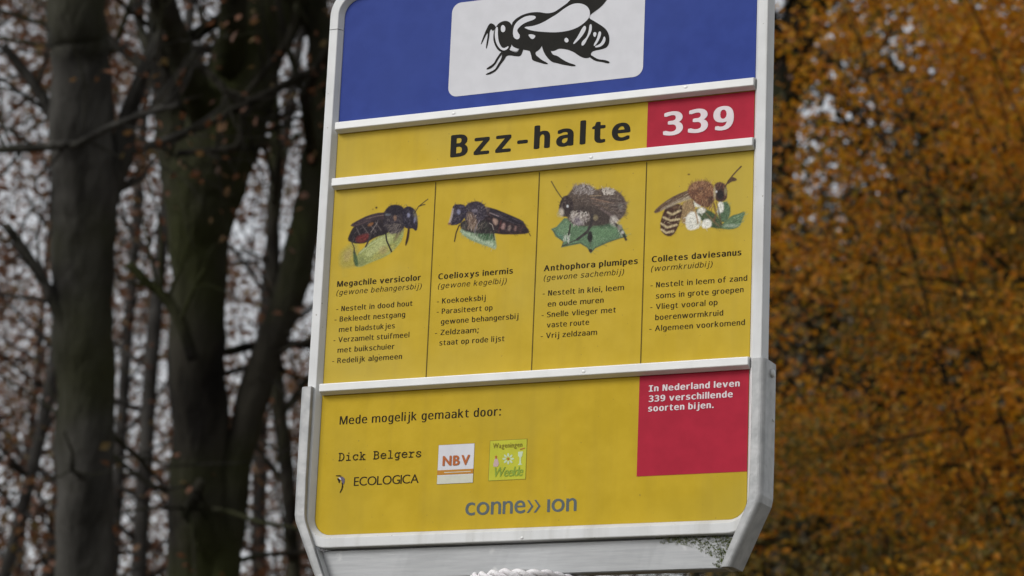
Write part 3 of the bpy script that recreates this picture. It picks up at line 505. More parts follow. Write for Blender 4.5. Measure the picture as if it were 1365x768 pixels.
m.poly([zq(*p) for p in [(1100,250),(1160,245),(1150,300),(1135,320),(1135,390),(1150,405),(1095,410),(1115,390),(1118,320),(1100,300)]], -0.0005, 3)
m.poly([zq(*p) for p in [(1120,215),(1185,200),(1180,212),(1125,228)]], -0.0005, 4)
m.build('logo', [flat_mat('lime_ink', (0.46, 0.46, 0.045)), flat_mat('olive_edge', (0.25, 0.20, 0.03)), flat_mat('pink_ink', (0.50, 0.36, 0.34)), flat_mat('mint_ink', (0.50, 0.58, 0.40)), flat_mat('brick_ink', (0.38, 0.13, 0.04))], p_low, off=OFF)
lettering([('Wageningen', (570 + 795/9.1, 575 + 208/9.1), (570 + 1150/9.1, 575 + 192/9.1), 0.0080, 'b', BOLD_M, 0, 0.14)], flat_mat('umber_ink', (0.22, 0.18, 0.03)), p_low, y=-0.0007)
lettering([('Weelde', (570 + 790/9.1, 575 + 556/9.1), (570 + 1150/9.1, 575 + 540/9.1), 0.0150, 'b', BOLD_M, 0.22, 0.03)], flat_mat('leaf_green_ink', (0.24, 0.33, 0.05)), p_low, y=-0.0007)

# the black and white insect on its white field
m = MB(); pts = []
for cx, cz, a0 in ((0.371 - .011, 0.1385 - .011, 0), (0.1370 + .011, 0.1385 - .011, 90), (0.1370 + .011, 0.0275 + .011, 180), (0.371 - .011, 0.0275 + .011, 270)):
    for k in range(9):
        a = R_(a0 + 90*k/8); pts.append((cx + .011*math.cos(a), cz + .011*math.sin(a)))
m.poly(pts, -0.0003); m.build('white_field', M['white'], p_blue, off=OFF)
def smooth_poly(p, it=2):
    for _ in range(it):
        q = []
        for i in range(len(p)):
            a, b2 = np.array(p[i], float), np.array(p[(i+1) % len(p)], float)
            q += [tuple(a*0.75 + b2*0.25), tuple(a*0.25 + b2*0.75)]
        p = q
    return p
def ze(x, y): return uv(635 + x/7.31, y/7.31)
def e2(pts): return [(x + 658, y) for x, y in pts]
BLACK = [
 [(180,290),(200,250),(230,220),(275,203),(318,210),(345,240),(352,300),(350,440),(322,492),(270,512),(220,502),(185,452),(166,390),(168,330)],
 [(42,432),(92,300),(128,230),(158,228),(196,262),(180,290),(160,308),(150,285),(132,300),(126,380),(104,475),(92,474),(114,335),(108,318),(52,436)],
 [(338,240),(380,188),(445,148),(525,123),(610,118),(690,134),(758,122),(820,80),(905,20),(935,-40),(1300,-40),(1275,0),(1218,70),(1108,148),(1096,178),(1160,213),(1262,278),(1294,340),(1300,400),(1284,455),(1240,480),(1118,502),(1118,562),(1060,572),(1010,552),(950,508),(880,482),(805,474),(765,498),(720,500),(690,440),(645,440),(620,482),(580,512),(520,498),(440,482),(380,472),(338,440)],
 [(248,498),(192,578),(172,622),(104,664),(98,682),(140,672),(188,632),(220,570),(262,520)],
 [(255,498),(250,565),(205,640),(182,682),(96,720),(92,734),(140,726),(198,692),(238,630),(278,580),(300,536),(410,555),(438,542),(452,505),(462,475),(418,472),(406,516),(340,500),(320,480)],
 [(512,478),(538,540),(542,588),(600,608),(690,632),(702,618),(640,588),(602,555),(582,540),(575,512),(610,470)],
 [(636,430),(652,500),(690,562),(738,608),(790,618),(838,632),(958,652),(976,636),(895,612),(835,578),(790,545),(745,536),(722,490),(720,440)],
 e2([(435,552),(500,598),(560,604),(630,624),(648,605),(600,586),(530,580),(492,558),(458,535)]),
]
WHITE = [
 [(198,262),(214,268),(212,330),(218,400),(240,455),(270,477),(322,446),(308,482),(265,499),(225,472),(195,422),(182,360),(184,300)],
 [(243,258),(262,243),(282,260),(287,290),(276,316),(248,316),(240,290)],
 [(462,266),(540,260),(610,240),(670,212),(718,182),(788,142),(858,86),(938,40),(1008,33),(1068,52),(1106,95),(1112,150),(1094,186),(1048,232),(988,272),(908,302),(788,320),(650,314),(560,304),(500,289)],
 [(358,300),(378,238),(430,188),(500,155),(572,155),(586,175),(560,197),(480,222),(430,257),(398,295),(408,320),(428,345),(422,382),(390,388),(362,362)],
 [(500,332),(586,344),(564,382),(535,384)],
 e2([(201,385),(218,368),(240,380),(245,405),(228,420),(206,410)]),
 e2([(383,262),(410,252),(416,290),(372,362),(300,434),(284,428),(333,360)]),
 e2([(448,238),(472,242),(468,312),(432,372),(396,444),(368,450),(372,408),(418,370),(440,310)]),
 e2([(487,315),(517,318),(512,352),(498,368),(482,346)]),
 e2([(538,303),(566,318),(548,382),(500,456),(484,444),(522,380)]),
 e2([(590,350),(607,380),(597,422),(560,458),(508,468),(496,456),(548,435),(574,400)]),
 [(345,445),(378,470),(412,478),(404,508),(345,496),(330,490)],
]
m = MB()
for k, p in enumerate(BLACK): m.poly([ze(*q) for q in smooth_poly(p)], -0.0005 - k*2e-5, 0)
for k, p in enumerate(WHITE): m.poly([ze(*q) for q in smooth_poly(p)], -0.0008 - k*2e-5, 1)
m.build('insect_pictogram', [M['ink'], M['white']], p_blue, off=OFF)
# ------------------------------------------------------------------ the four printed bee pictures
class Paint:
    """a small picture painted in layers; coordinates are those of a 945 x 768 enlargement"""
    def __init__(s, x0, y0, seed):
        s.x0, s.y0 = x0, y0; s.k = 2.953                        # enlargement units per canvas pixel
        s.w, s.h = 320, 260
        s.rgb = np.zeros((s.h, s.w, 3)); s.a = np.zeros((s.h, s.w))
        s.X, s.Y = np.meshgrid((np.arange(s.w) + .5) * s.k, (np.arange(s.h) + .5) * s.k)
        s.r = np.random.default_rng(seed)
    def blend(s, mask, c):
        c = np.array(lin(c)); mk = mask[..., None]
        s.rgb = s.rgb * (1 - mk) + c * mk
        s.a = s.a + mask * (1 - s.a)
    def dist_poly(s, pts):
        """signed distance, inside positive"""
        P = np.array(pts, float); d = np.full(s.X.shape, 1e9); ins = np.zeros(s.X.shape, bool)
        for i in range(len(P)):
            a, b = P[i], P[(i+1) % len(P)]; e = b - a
            t = np.clip(((s.X - a[0])*e[0] + (s.Y - a[1])*e[1]) / (e @ e + 1e-9), 0, 1)
            d = np.minimum(d, np.hypot(s.X - a[0] - t*e[0], s.Y - a[1] - t*e[1]))
            cnd = (a[1] > s.Y) != (b[1] > s.Y)
            xi = a[0] + (s.Y - a[1]) * e[0] / (e[1] if abs(e[1]) > 1e-9 else 1e-9)
            ins ^= cnd & (s.X < xi)
        return np.where(ins, d, -d)
    def poly(s, pts, c, soft=6, alpha=1.0, it=1):
        d = s.dist_poly(smooth_poly(pts, it)) + 2.5; s.blend(np.clip(d / soft + .5, 0, 1) * alpha, c)
    def ell(s, cx, cy, rx, ry, c, soft=.15, alpha=1.0, ang=0):
        ca, sa = math.cos(R_(ang)), math.sin(R_(ang))
        x, y = (s.X - cx)*ca + (s.Y - cy)*sa, -(s.X - cx)*sa + (s.Y - cy)*ca
        q = np.hypot(x / rx, y / ry); s.blend(np.clip((1 - q) / soft + .5, 0, 1) * alpha, c)
    def stroke(s, pts, w, c, alpha=1.0, soft=3):
        P = np.array(pts, float); d = np.full(s.X.shape, 1e9)
        for a, b in zip(P[:-1], P[1:]):
            e = b - a; t = np.clip(((s.X - a[0])*e[0] + (s.Y - a[1])*e[1]) / (e @ e + 1e-9), 0, 1)
            d = np.minimum(d, np.hypot(s.X - a[0] - t*e[0], s.Y - a[1] - t*e[1]))
        s.blend(np.clip((w/2 - d) / soft + .5, 0, 1) * alpha, c)
    def hair(s, cx, cy, rx, ry, n, length, ang, spread, cols, w=3.2, alpha=.75):
        for _ in range(n):
            t = s.r.uniform(0, 2*math.pi); q = math.sqrt(s.r.uniform(0, 1))
            x, y = cx + rx*q*math.cos(t), cy + ry*q*math.sin(t)
            a = R_(ang + s.r.uniform(-spread, spread)); L = length * s.r.uniform(.5, 1.2)
            c = cols[int(s.r.integers(len(cols)))]; v = s.r.uniform(.85, 1.15)
            i0, i1 = int(max(0, (min(x, x + L*math.cos(a)) - 8)/s.k)), int((max(x, x + L*math.cos(a)) + 8)/s.k) + 1
            j0, j1 = int(max(0, (min(y, y - L*math.sin(a)) - 8)/s.k)), int((max(y, y - L*math.sin(a)) + 8)/s.k) + 1
            X, Y = s.X[j0:j1, i0:i1], s.Y[j0:j1, i0:i1]
            if X.size == 0: continue
            e = np.array([L*math.cos(a), -L*math.sin(a)])
            tt = np.clip(((X - x)*e[0] + (Y - y)*e[1]) / (e @ e), 0, 1)
            d = np.hypot(X - x - tt*e[0], Y - y - tt*e[1])
            mk = (np.clip((w/2 - d)/3 + .5, 0, 1) * alpha)[..., None]
            s.rgb[j0:j1, i0:i1] = s.rgb[j0:j1, i0:i1]*(1 - mk) + np.array(lin(tuple(min(255, k*v) for k in c)))*mk
            s.a[j0:j1, i0:i1] += mk[..., 0]*(1 - s.a[j0:j1, i0:i1])
    def tex(s, pts, n, length, ang, spread, cols, w=4, alpha=.6):
        """short strokes of several colours kept inside an outline: fur, veins, glints"""
        P = np.array(pts, float); lo, hi = P.min(0), P.max(0); d = s.dist_poly(pts)
        k = 0
        while k < n:
            x, y = s.r.uniform(lo[0], hi[0]), s.r.uniform(lo[1], hi[1])
            i, j = int(np.clip(x/s.k, 0, s.w - 1)), int(np.clip(y/s.k, 0, s.h - 1))
            k += .25
            if d[j, i] < 4: continue
            k += .75; s.hair(x, y, 1, 1, 1, length, ang, spread, cols, w, alpha)
    def grain(s, amt=.18):
        g_ = s.r.normal(0, 1, s.a.shape); g_ = (g_ + np.roll(g_, 1, 0) + np.roll(g_, 1, 1) + np.roll(g_, (1, 1), (0, 1))) / 2
        s.rgb = np.clip(s.rgb * (1 + amt*g_[..., None]), 0, 1)
    def build(s, y=-0.00007):
        s.grain()
        gain = 1.0       # print colours are those of the ink, not of the lit sheet
        ys, xs = np.where(s.a > .04)
        x0_, x1_ = s.x0 + xs.min()*.5 - 1, s.x0 + xs.max()*.5 + 1
        y0_, y1_ = s.y0 + ys.min()*.5 - 1, s.y0 + ys.max()*.5 + 1
        cs = [uv(a, b) for a in (x0_, x1_) for b in (y0_, y1_)]
        ua, ub = min(c[0] for c in cs), max(c[0] for c in cs); va, vb = min(c[1] for c in cs), max(c[1] for c in cs)
        st = 0.00055; nu, nv = int((ub - ua)/st) + 1, int((vb - va)/st) + 1
        U, V = np.meshgrid(ua + np.arange(nu)*st, va + np.arange(nv)*st)
        P = np.stack([U, np.zeros_like(U), V + ZR], -1) - CP; Q = P @ RC.T
        px = Q[..., 0]/Q[..., 2]*FPX + CX; py = Q[..., 1]/Q[..., 2]*FPX + CY
        fx = np.clip((px - s.x0)*2 - .5, 0, s.w - 1.001); fy = np.clip((py - s.y0)*2 - .5, 0, s.h - 1.001)
        ix, iy = fx.astype(int), fy.astype(int); tx, ty = fx - ix, fy - iy
        def samp(A):
            if A.ndim == 3: wx, wy = tx[..., None], ty[..., None]
            else: wx, wy = tx, ty
            return (A[iy, ix]*(1-wx) + A[iy, ix+1]*wx)*(1-wy) + (A[iy+1, ix]*(1-wx) + A[iy+1, ix+1]*wx)*wy
        al = samp(s.a); pm = samp(s.rgb) * gain
        C_ = pm / np.maximum(al[..., None], 1e-3)
        C_ = C_*.84 + C_.mean(-1, keepdims=True)*.16              # printed inks are a little dull
        keep = (al[:-1, :-1] + al[1:, :-1] + al[:-1, 1:] + al[1:, 1:]) > .1
        jj, ii = np.where(keep); a = jj*nu + ii
        quads = np.stack([a, a + 1, a + 1 + nu, a + nu], -1)
        used, inv = np.unique(quads, return_inverse=True); quads = inv.reshape(quads.shape)
        co = np.stack([U - OFF[0], np.full_like(U, y - OFF[1]), V - OFF[2]], -1).reshape(-1, 3)[used]
        me = bpy.data.meshes.new('bee_picture')
        me.vertices.add(len(co)); me.vertices.foreach_set('co', co.ravel())
        me.loops.add(quads.size); me.loops.foreach_set('vertex_index', quads.ravel().astype(np.int32))
        me.polygons.add(len(quads)); me.polygons.foreach_set('loop_start', np.arange(len(quads), dtype=np.int32)*4)
        at_ = me.color_attributes.new('print', 'FLOAT_COLOR', 'POINT')
        cc = np.concatenate([C_.reshape(-1, 3)[used], np.clip(al.reshape(-1, 1)[used], 0, 1)], 1)
        at_.data.foreach_set('color', cc.ravel()); me.update(calc_edges=True); me.validate()
        return link_mesh('bee_picture', me, M['print'], p_info)
# the picture's ink over the same yellow sheet
M['print'] = M['yellow'].copy(); M['print'].name = 'printed_picture'
pn_ = M['print'].node_tree; pb_ = pn_.nodes['Principled BSDF']
ca_ = N(pn_, 'ShaderNodeVertexColor', layer_name='print')
px_ = N(pn_, 'ShaderNodeMix', data_type='RGBA')
pn_.links.new(pb_.inputs['Base Color'].links[0].from_socket, px_.inputs[6])
pn_.links.new(ca_.outputs['Color'], px_.inputs[7]); pn_.links.new(ca_.outputs['Alpha'], px_.inputs[0])
pn_.links.new(px_.outputs[2], pb_.inputs['Base Color'])

# 1: dark bee with a red belly brush on a pale bud
p = Paint(420, 230, 1)
p.poly([(190,640),(240,590),(300,545),(345,570),(335,740),(290,745),(200,755)], (152,146,62), 36, .7)
p.poly([(225,640),(270,600),(300,620),(270,690),(230,700)], (168,146,92), 30, .55)
bud = [(330,645),(400,580),(470,520),(560,478),(640,462),(700,425),(692,520),(640,590),(570,655),(430,710),(355,745),(315,735)]
p.poly(bud, (146,152,80), 9)
p.poly([(390,640),(470,560),(560,500),(625,490),(600,540),(500,610),(420,665)], (172,176,108), 26, .85)
p.poly([(430,695),(560,645),(640,575),(600,560),(480,635)], (170,160,66), 22, .7)
p.poly([(330,700),(360,660),(400,690),(380,735),(330,735)], (120,128,72), 20, .7)
p.poly([(500,600),(560,570),(570,620),(520,645)], (164,140,92), 24, .6)
p.stroke([(350,640),(430,570),(540,505)], 8, (186,194,140), .6, 8); p.stroke([(370,720),(480,650),(600,570)], 6, (120,126,60), .5, 8)
p.tex(bud, 60, 60, 38, 12, [(166,168,96),(130,138,72),(186,186,126)], 4, .3)
p.poly([(298,600),(325,640),(342,740),(308,730)], (66,92,58), 10, .95)
p.poly([(615,560),(690,460),(704,425),(640,467)], (112,98,66), 22, .85)
abd = [(256,534),(275,480),(300,435),(345,400),(470,365),(590,345),(610,440),(560,485),(480,505),(400,555),(330,560),(290,550)]
p.poly(abd, (42,35,40), 8)
p.tex(abd, 170, 34, 60, 35, [(74,64,68),(28,22,28),(100,88,88),(52,40,48),(60,48,40)], 4, .55)
for a, b in (((370,415),(425,490)),((425,400),(480,470)),((475,392),(520,455)),((325,435),(352,490))):
    p.stroke([a, b], 7, (120,108,106), .55, 8)
p.poly([(325,508),(380,488),(420,480),(424,515),(375,555),(322,548)], (104,36,34), 18, .85); p.tex([(325,508),(424,480),(424,520),(375,555),(322,548)], 30, 22, 30, 50, [(130,46,42),(80,30,30),(120,62,54)], 4, .5)
p.ell(438, 408, 24, 12, (140,88,40), .6, .75, -30)
wing = [(278,414),(338,378),(420,338),(520,314),(640,322),(610,358),(500,368),(420,388),(340,422),(296,426)]
p.poly(wing, (62,48,54), 7); p.tex(wing, 60, 70, 18, 6, [(96,76,72),(48,38,48),(120,98,88),(72,54,66)], 3.5, .5)
p.stroke([(400,365),(500,340),(605,335)], 5, (128,104,94), .7, 5)
thx = [(548,305),(590,262),(640,254),(694,272),(716,330),(712,420),(660,475),(590,480),(545,430),(540,350)]
p.poly(thx, (50,43,50), 9)
p.tex(thx, 330, 26, 80, 80, [(78,70,76),(36,30,38),(60,52,60),(96,86,86),(44,36,40)], 4, .55)
p.tex([(560,400),(690,400),(680,470),(590,480)], 130, 32, 215, 40, [(118,106,98),(92,82,78),(66,58,60)], 4, .6)
p.poly([(552,300),(590,264),(640,256),(692,275),(700,320),(640,330),(575,320)], (38,33,44), 16, .75)
p.ell(630, 358, 12, 20, (150,112,88), .8, .7); p.ell(572, 332, 22, 9, (110,116,124), .8, .55)
head = [(695,285),(738,264),(784,290),(804,350),(808,420),(797,464),(768,436),(740,444),(702,430),(690,350)]
p.poly(head, (42,37,50), 6)
p.tex(head, 110, 26, 70, 70, [(66,60,76),(30,26,36),(84,78,88),(50,42,46)], 4, .55)
p.poly([(772,296),(800,330),(806,392),(786,360)], (120,112,92), 16, .75)
p.ell(736, 336, 12, 18, (140,140,170), .8, .75); p.ell(785, 372, 8, 24, (120,120,150), .8, .65, 10)
p.stroke([(782,322),(815,268),(850,240),(888,210)], 7, (58,48,38)); p.stroke([(815,268),(845,256),(865,252)], 8, (58,48,38))
p.poly([(733,435),(746,435),(738,520),(715,580),(711,560),(724,500)], (62,42,28), 5)
p.stroke([(555,470),(565,540),(602,622)], 13, (38,33,36)); p.stroke([(440,480),(420,540),(398,585)], 12, (62,54,54))
p.stroke([(440,470),(490,395)], 5, (146,134,130), .6); p.stroke([(285,540),(308,590),(312,640)], 8, (56,50,48))
p.ell(483, 277, 8, 8, (70,50,30), .8); p.ell(455, 290, 5, 5, (110,80,40), .8, .7)
p.build()
# 2: dark cone-tailed bee on a frosted leaf
p = Paint(580, 230, 2)
leaf2 = [(180,448),(300,425),(455,425),(472,510),(486,608),(430,585),(330,552),(248,514)]
p.poly(leaf2, (124,146,112), 12)
p.poly([(188,453),(260,500),(330,535),(430,577),(482,608),(455,545),(360,515),(250,465)], (166,182,152), 18, .8)
p.poly([(330,450),(445,438),(465,515),(400,545),(345,520)], (48,80,50), 22, .9)
p.tex(leaf2, 120, 40, 250, 20, [(176,190,164),(120,150,116),(76,106,74),(150,170,140)], 3.5, .45)
abd = [(380,290),(450,282),(560,325),(692,382),(700,405),(748,470),(690,486),(480,486),(400,448),(370,380)]
p.poly(abd, (48,38,42), 7)
p.tex(abd, 180, 40, -25, 25, [(72,58,62),(32,26,32),(92,72,70),(58,44,50),(84,50,48)], 4, .5)
und = [(190,405),(240,370),(400,370),(440,440),(484,472),(420,482),(300,475),(215,452)]
p.poly(und, (50,46,46), 14); p.tex(und, 150, 34, 250, 40, [(88,80,76),(40,36,38),(120,108,98),(66,60,58),(60,72,56)], 4, .55)
for pts, c in (([(452,362),(494,372),(484,416),(464,402)], (190,152,132)), ([(535,398),(553,406),(541,448),(520,442)], (176,136,128)), ([(583,418),(597,424),(588,458),(574,452)], (160,136,126)), ([(630,423),(641,428),(634,458),(622,452)], (150,112,104))):
    p.poly(pts, c, 16, .62)
p.stroke([(520,380),(500,470)], 9, (100,48,46), .5, 10); p.stroke([(690,420),(670,478)], 8, (80,54,54), .5, 8)
wing = [(390,272),(452,282),(560,326),(692,382),(696,410),(560,388),(440,338)]
p.poly(wing, (44,38,46), 8, .95); p.tex(wing, 70, 70, -22, 5, [(70,62,72),(34,30,38),(90,80,86)], 3.5, .5)
p.stroke([(430,318),(500,345)], 7, (160,140,144), .7, 8); p.ell(395, 292, 30, 22, (118,98,92), .8, .7)
thx = [(225,300),(250,250),(310,226),(372,240),(405,290),(400,350),(340,400),(260,400),(228,360)]
p.poly(thx, (54,47,58), 10)
p.tex(thx, 300, 26, 70, 90, [(84,76,88),(40,34,44),(64,56,66),(110,100,108),(56,46,46)], 4, .55)
p.poly([(255,310),(300,330),(332,420),(290,440),(258,395)], (120,94,76), 30, .8)
p.tex([(250,310),(330,330),(340,440),(270,440)], 90, 36, 260, 30, [(146,122,100),(84,68,58),(168,150,136),(110,86,68)], 4, .55)
p.ell(312, 300, 22, 12, (138,128,142), .8, .6)
head = [(145,256),(224,250),(248,300),(232,356),(192,408),(108,416),(125,350),(136,300)]
p.poly(head, (46,40,54), 7); p.tex(head, 120, 26, 70, 70, [(76,68,84),(34,28,38),(60,52,60),(100,90,96)], 4, .55)
p.stroke([(140,290),(130,345),(112,402)], 13, (182,166,158), .8, 12); p.ell(112, 404, 12, 10, (124,74,58), .8, .8)
p.ell(185, 310, 14, 20, (134,134,164), .8, .7); p.ell(206, 270, 20, 8, (88,80,104), .8, .6); p.stroke([(150,262),(165,250)], 7, (84,74,64))
p.stroke([(190,415),(166,475),(153,542)], 10, (62,46,30)); p.stroke([(425,400),(455,430),(462,500),(466,530)], 9, (50,46,46))
p.stroke([(428,398),(450,412),(460,450)], 5, (176,162,152), .7); p.stroke([(350,380),(320,430),(312,480)], 7, (140,130,134), .7)
p.stroke([(730,462),(752,500)], 6, (60,45,30)); p.stroke([(735,462),(744,466)], 6, (60,45,30))
p.build()
# 3: furry grey-brown bee on a spiny green leaf
p = Paint(710, 220, 3)
leaf3 = [(148,505),(190,488),(250,420),(400,435),(600,445),(695,478),(742,564),(690,574),(590,609),(492,654),(458,694),(430,650),(375,617),(228,647),(248,602),(182,562),(168,530)]
p.poly(leaf3, (92,120,88), 7, 1, 0)
p.poly([(190,515),(260,440),(310,470),(290,550),(220,590)], (110,140,104), 30, .75); p.poly([(470,470),(640,480),(690,520),(560,590),(480,610)], (98,132,92), 34, .7)
p.poly([(170,520),(240,560),(300,580),(250,600),(190,560)], (84,124,104), 22, .7); p.poly([(500,440),(640,450),(620,500),(520,490)], (56,78,60), 26, .7)
p.tex(leaf3, 130, 50, 20, 60, [(108,134,100),(72,98,72),(134,156,124),(84,112,92)], 4, .4)
p.stroke([(158,508),(192,560),(242,604),(230,642),(375,612),(434,648),(458,690),(492,652),(600,605),(738,562)], 7, (64,66,54), .7, 6)
p.stroke([(470,480),(345,590),(238,636)], 9, (68,62,58), .85)
for a, b in (((560,470),(640,560)),((600,460),(690,540)),((300,480),(250,560))): p.stroke([a, b], 5, (124,150,116), .4, 6)
body3 = [(240,300),(290,220),(330,170),(400,148),(470,175),(500,200),(560,182),(640,190),(710,240),(742,310),(728,380),(680,440),(600,460),(470,480),(330,475),(270,420)]
p.poly(body3, (88,75,68), 14)
p.tex(body3, 620, 36, 40, 80, [(112,98,88),(66,54,50),(134,120,110),(84,70,62),(58,46,46),(120,100,80)], 4.2, .5)
p.tex([(310,175),(400,150),(470,180),(480,240),(330,240)], 200, 34, 75, 60, [(158,148,144),(124,112,106),(176,166,162),(104,90,86)], 4.2, .5)
p.tex([(540,190),(640,200),(630,240),(550,240)], 110, 30, 60, 60, [(190,178,166),(150,138,128),(206,196,184)], 4.2, .55)
p.tex([(590,250),(735,290),(720,390),(660,430),(580,380)], 240, 44, -15, 30, [(60,48,46),(84,70,66),(112,98,92),(48,38,38),(134,120,112)], 4, .5)
p.poly([(280,340),(420,310),(600,370),(640,455),(470,485),(320,470)], (58,50,48), 40, .7)
for a, b, c in (((460,262),(600,292),(174,130,104)),((480,285),(640,300),(140,114,96)),((450,245),(540,240),(180,152,114)),((560,260),(700,270),(138,124,112)),((600,330),(700,330),(54,44,42)),((610,375),(700,385),(58,48,44)),((470,300),(560,330),(120,90,74))):
    p.stroke([a, b], 5, c, .6, 6)
p.ell(690, 325, 18, 22, (128,122,114), .9, .5)
head = [(215,300),(240,250),(280,240),(318,290),(318,360),(280,405),(235,405),(205,380)]
p.poly(head, (58,48,48), 8); p.tex(head, 110, 24, 80, 80, [(84,72,68),(40,33,34),(106,92,84),(66,54,52)], 4, .55)
p.ell(226, 374, 20, 32, (190,176,156), .8, .85); p.ell(204, 388, 14, 22, (172,160,106), .8, .6)
p.ell(275, 325, 9, 11, (200,200,200), .8, .85); p.stroke([(235,300),(225,345)], 7, (124,106,96), .5, 7)
p.tex([(300,360),(350,350),(450,365),(455,420),(400,460),(330,470),(300,420)], 260, 30, 250, 60, [(196,186,174),(160,148,138),(128,114,108),(206,198,188),(104,88,98)], 4, .6)
p.ell(350, 440, 30, 28, (92,78,98), .9, .6); p.ell(372, 458, 24, 16, (160,150,152), .9, .6); p.ell(495, 415, 18, 20, (158,142,102), .9, .55)
p.stroke([(470,395),(462,460),(430,530),(350,588)], 20, (60,54,54), .95, 7); p.stroke([(298,470),(292,510),(282,552)], 13, (62,54,52))
p.stroke([(540,345),(610,390),(650,440)], 18, (108,92,88), .85, 10); p.ell(640, 440, 28, 36, (190,182,172), .9, .8); p.stroke([(650,460),(690,510),(715,545),(735,588)], 19, (54,47,46), .95, 7)
p.tex([(600,390),(670,420),(720,540),(700,560),(640,480)], 70, 30, 290, 40, [(196,188,178),(120,108,100),(70,60,58)], 4, .55)
p.ell(690, 490, 14, 22, (156,146,138), .9, .6); p.ell(708, 530, 12, 12, (206,202,192), .9, .75)
p.poly([(440,530),(460,520),(474,570),(456,614),(430,587)], (46,44,42), 9); p.stroke([(455,600),(458,640)], 6, (76,76,64), .8)
p.tex([(240,560),(295,560),(290,625),(240,625)], 34, 34, 90, 30, [(196,196,184),(140,150,130)], 3.5, .7); p.ell(456, 674, 14, 13, (58,44,40), .6)
p.stroke([(148,130),(185,195),(215,240),(246,280)], 8, (62,56,44))
p.build()
# 4: brown bee with a banded tail on white flowers
p = Paint(850, 200, 4)
lv = [(635,440),(690,400),(726,440),(730,500),(700,570),(650,562),(628,500)]
p.poly(lv, (82,106,76), 12); p.tex(lv, 50, 50, 80, 20, [(104,126,94),(62,84,58)], 4, .45)
lv = [(660,590),(700,560),(740,518),(795,505),(852,483),(818,560),(802,602),(740,626),(655,618)]
p.poly(lv, (88,114,80), 9); p.tex(lv, 60, 60, 25, 12, [(104,132,96),(56,84,52),(130,150,118)], 4, .45); p.stroke([(690,580),(790,520),(850,490)], 7, (112,136,98), .6, 9)
lv = [(455,455),(560,470),(640,530),(680,615),(600,616),(540,588),(470,525)]
p.poly(lv, (64,84,56), 14); p.tex(lv, 80, 50, -40, 30, [(86,106,74),(48,64,42),(116,104,66)], 4, .45); p.stroke([(540,500),(640,600)], 11, (124,100,66), .7, 10)
p.ell(735, 596, 56, 13, (150,164,142), .9, .7)
tl = [(345,425),(410,385),(450,420),(440,520),(385,595),(335,545)]
p.poly(tl, (150,122,80), 18); p.tex(tl, 70, 40, 250, 40, [(176,148,100),(112,86,60),(132,104,70)], 4, .5)
for pts in ([(385,520),(430,480),(490,520),(500,580),(470,620),(400,632),(378,590)], [(505,570),(540,540),(580,560),(580,600),(540,618),(505,605)], [(440,385),(470,360),(500,390),(505,430),(480,450),(450,440)], [(636,410),(660,400),(680,450),(660,495),(635,480)], [(470,470),(510,450),(540,470),(520,495),(480,495)]):
    p.poly(pts, (216,214,202), 14, .97)
    p.tex(pts, 26, 30, 240, 60, [(232,230,222),(190,188,172),(206,204,190)], 5, .5)
p.ell(480, 585, 26, 16, (168,164,138), 1, .55); p.ell(420, 600, 26, 16, (182,180,170), 1, .55); p.ell(455, 420, 14, 18, (180,176,158), 1, .5)
abd = [(228,442),(350,420),(348,500),(318,605),(275,676),(226,678),(182,635),(180,570),(202,500)]
p.poly(abd, (72,48,38), 9); p.tex(abd, 120, 30, 60, 60, [(96,66,50),(52,34,30),(84,58,46)], 4, .5)
for pts in ([(238,492),(275,508),(335,478)], [(204,530),(258,556),(328,545)], [(186,580),(232,610),(306,590)], [(188,626),(225,652),(280,638)]):
    p.stroke(pts, 15, (200,178,130), .85, 11); 
p.tex(abd, 60, 26, 40, 60, [(150,126,92),(60,40,34),(206,188,144)], 3.5, .4)
p.ell(300, 452, 30, 14, (118,90,64), .9, .6)
wing = [(126,484),(200,418),(300,356),(420,310),(520,318),(470,366),(330,408),(225,455),(146,500)]
p.poly(wing, (104,80,60), 8); p.poly([(170,482),(260,427),(380,365),(490,342),(440,382),(330,412),(225,458)], (172,156,128), 16, .75)
p.tex(wing, 80, 80, 32, 6, [(140,118,92),(86,64,48),(186,170,144),(116,94,72)], 3.5, .5); p.stroke([(138,490),(260,405),(400,335)], 6, (76,56,44), .7, 5)
thx = [(395,300),(440,258),(520,242),(580,262),(606,320),(604,400),(560,450),(490,440),(430,390),(400,350)]
p.poly(thx, (112,74,54), 12)
p.tex(thx, 420, 32, 80, 80, [(158,110,70),(120,76,52),(86,54,40),(176,134,92),(136,90,58),(70,46,38)], 4.2, .5)
p.tex([(400,270),(520,238),(590,260),(580,290),(420,320)], 110, 30, 95, 40, [(176,134,92),(140,96,64),(108,72,52)], 4, .5)
p.tex([(500,390),(600,380),(600,450),(510,460)], 90, 36, 260, 30, [(160,126,88),(100,64,46),(70,48,40)], 4, .55)
p.ell(572, 392, 22, 32, (60,42,38), .9, .7); p.ell(500, 305, 22, 11, (88,68,62), .9, .6)
head = [(600,280),(640,250),(690,270),(704,330),(700,390),(650,412),(610,390)]
p.poly(head, (74,52,46), 9); p.tex(head, 130, 26, 85, 60, [(110,74,58),(56,40,38),(140,96,70),(90,64,54)], 4, .5)
p.ell(650, 352, 30, 42, (46,40,40), .5); p.ell(606, 340, 10, 46, (186,168,130), .9, .7); p.ell(692, 325, 10, 30, (156,146,98), .9, .6); p.ell(620, 328, 7, 9, (216,216,216), .8, .85)
p.stroke([(688,290),(715,245),(745,205),(780,165),(815,130)], 11, (92,68,46)); p.poly([(705,250),(740,210),(780,228),(775,242),(735,248),(710,270)], (88,66,46), 6)
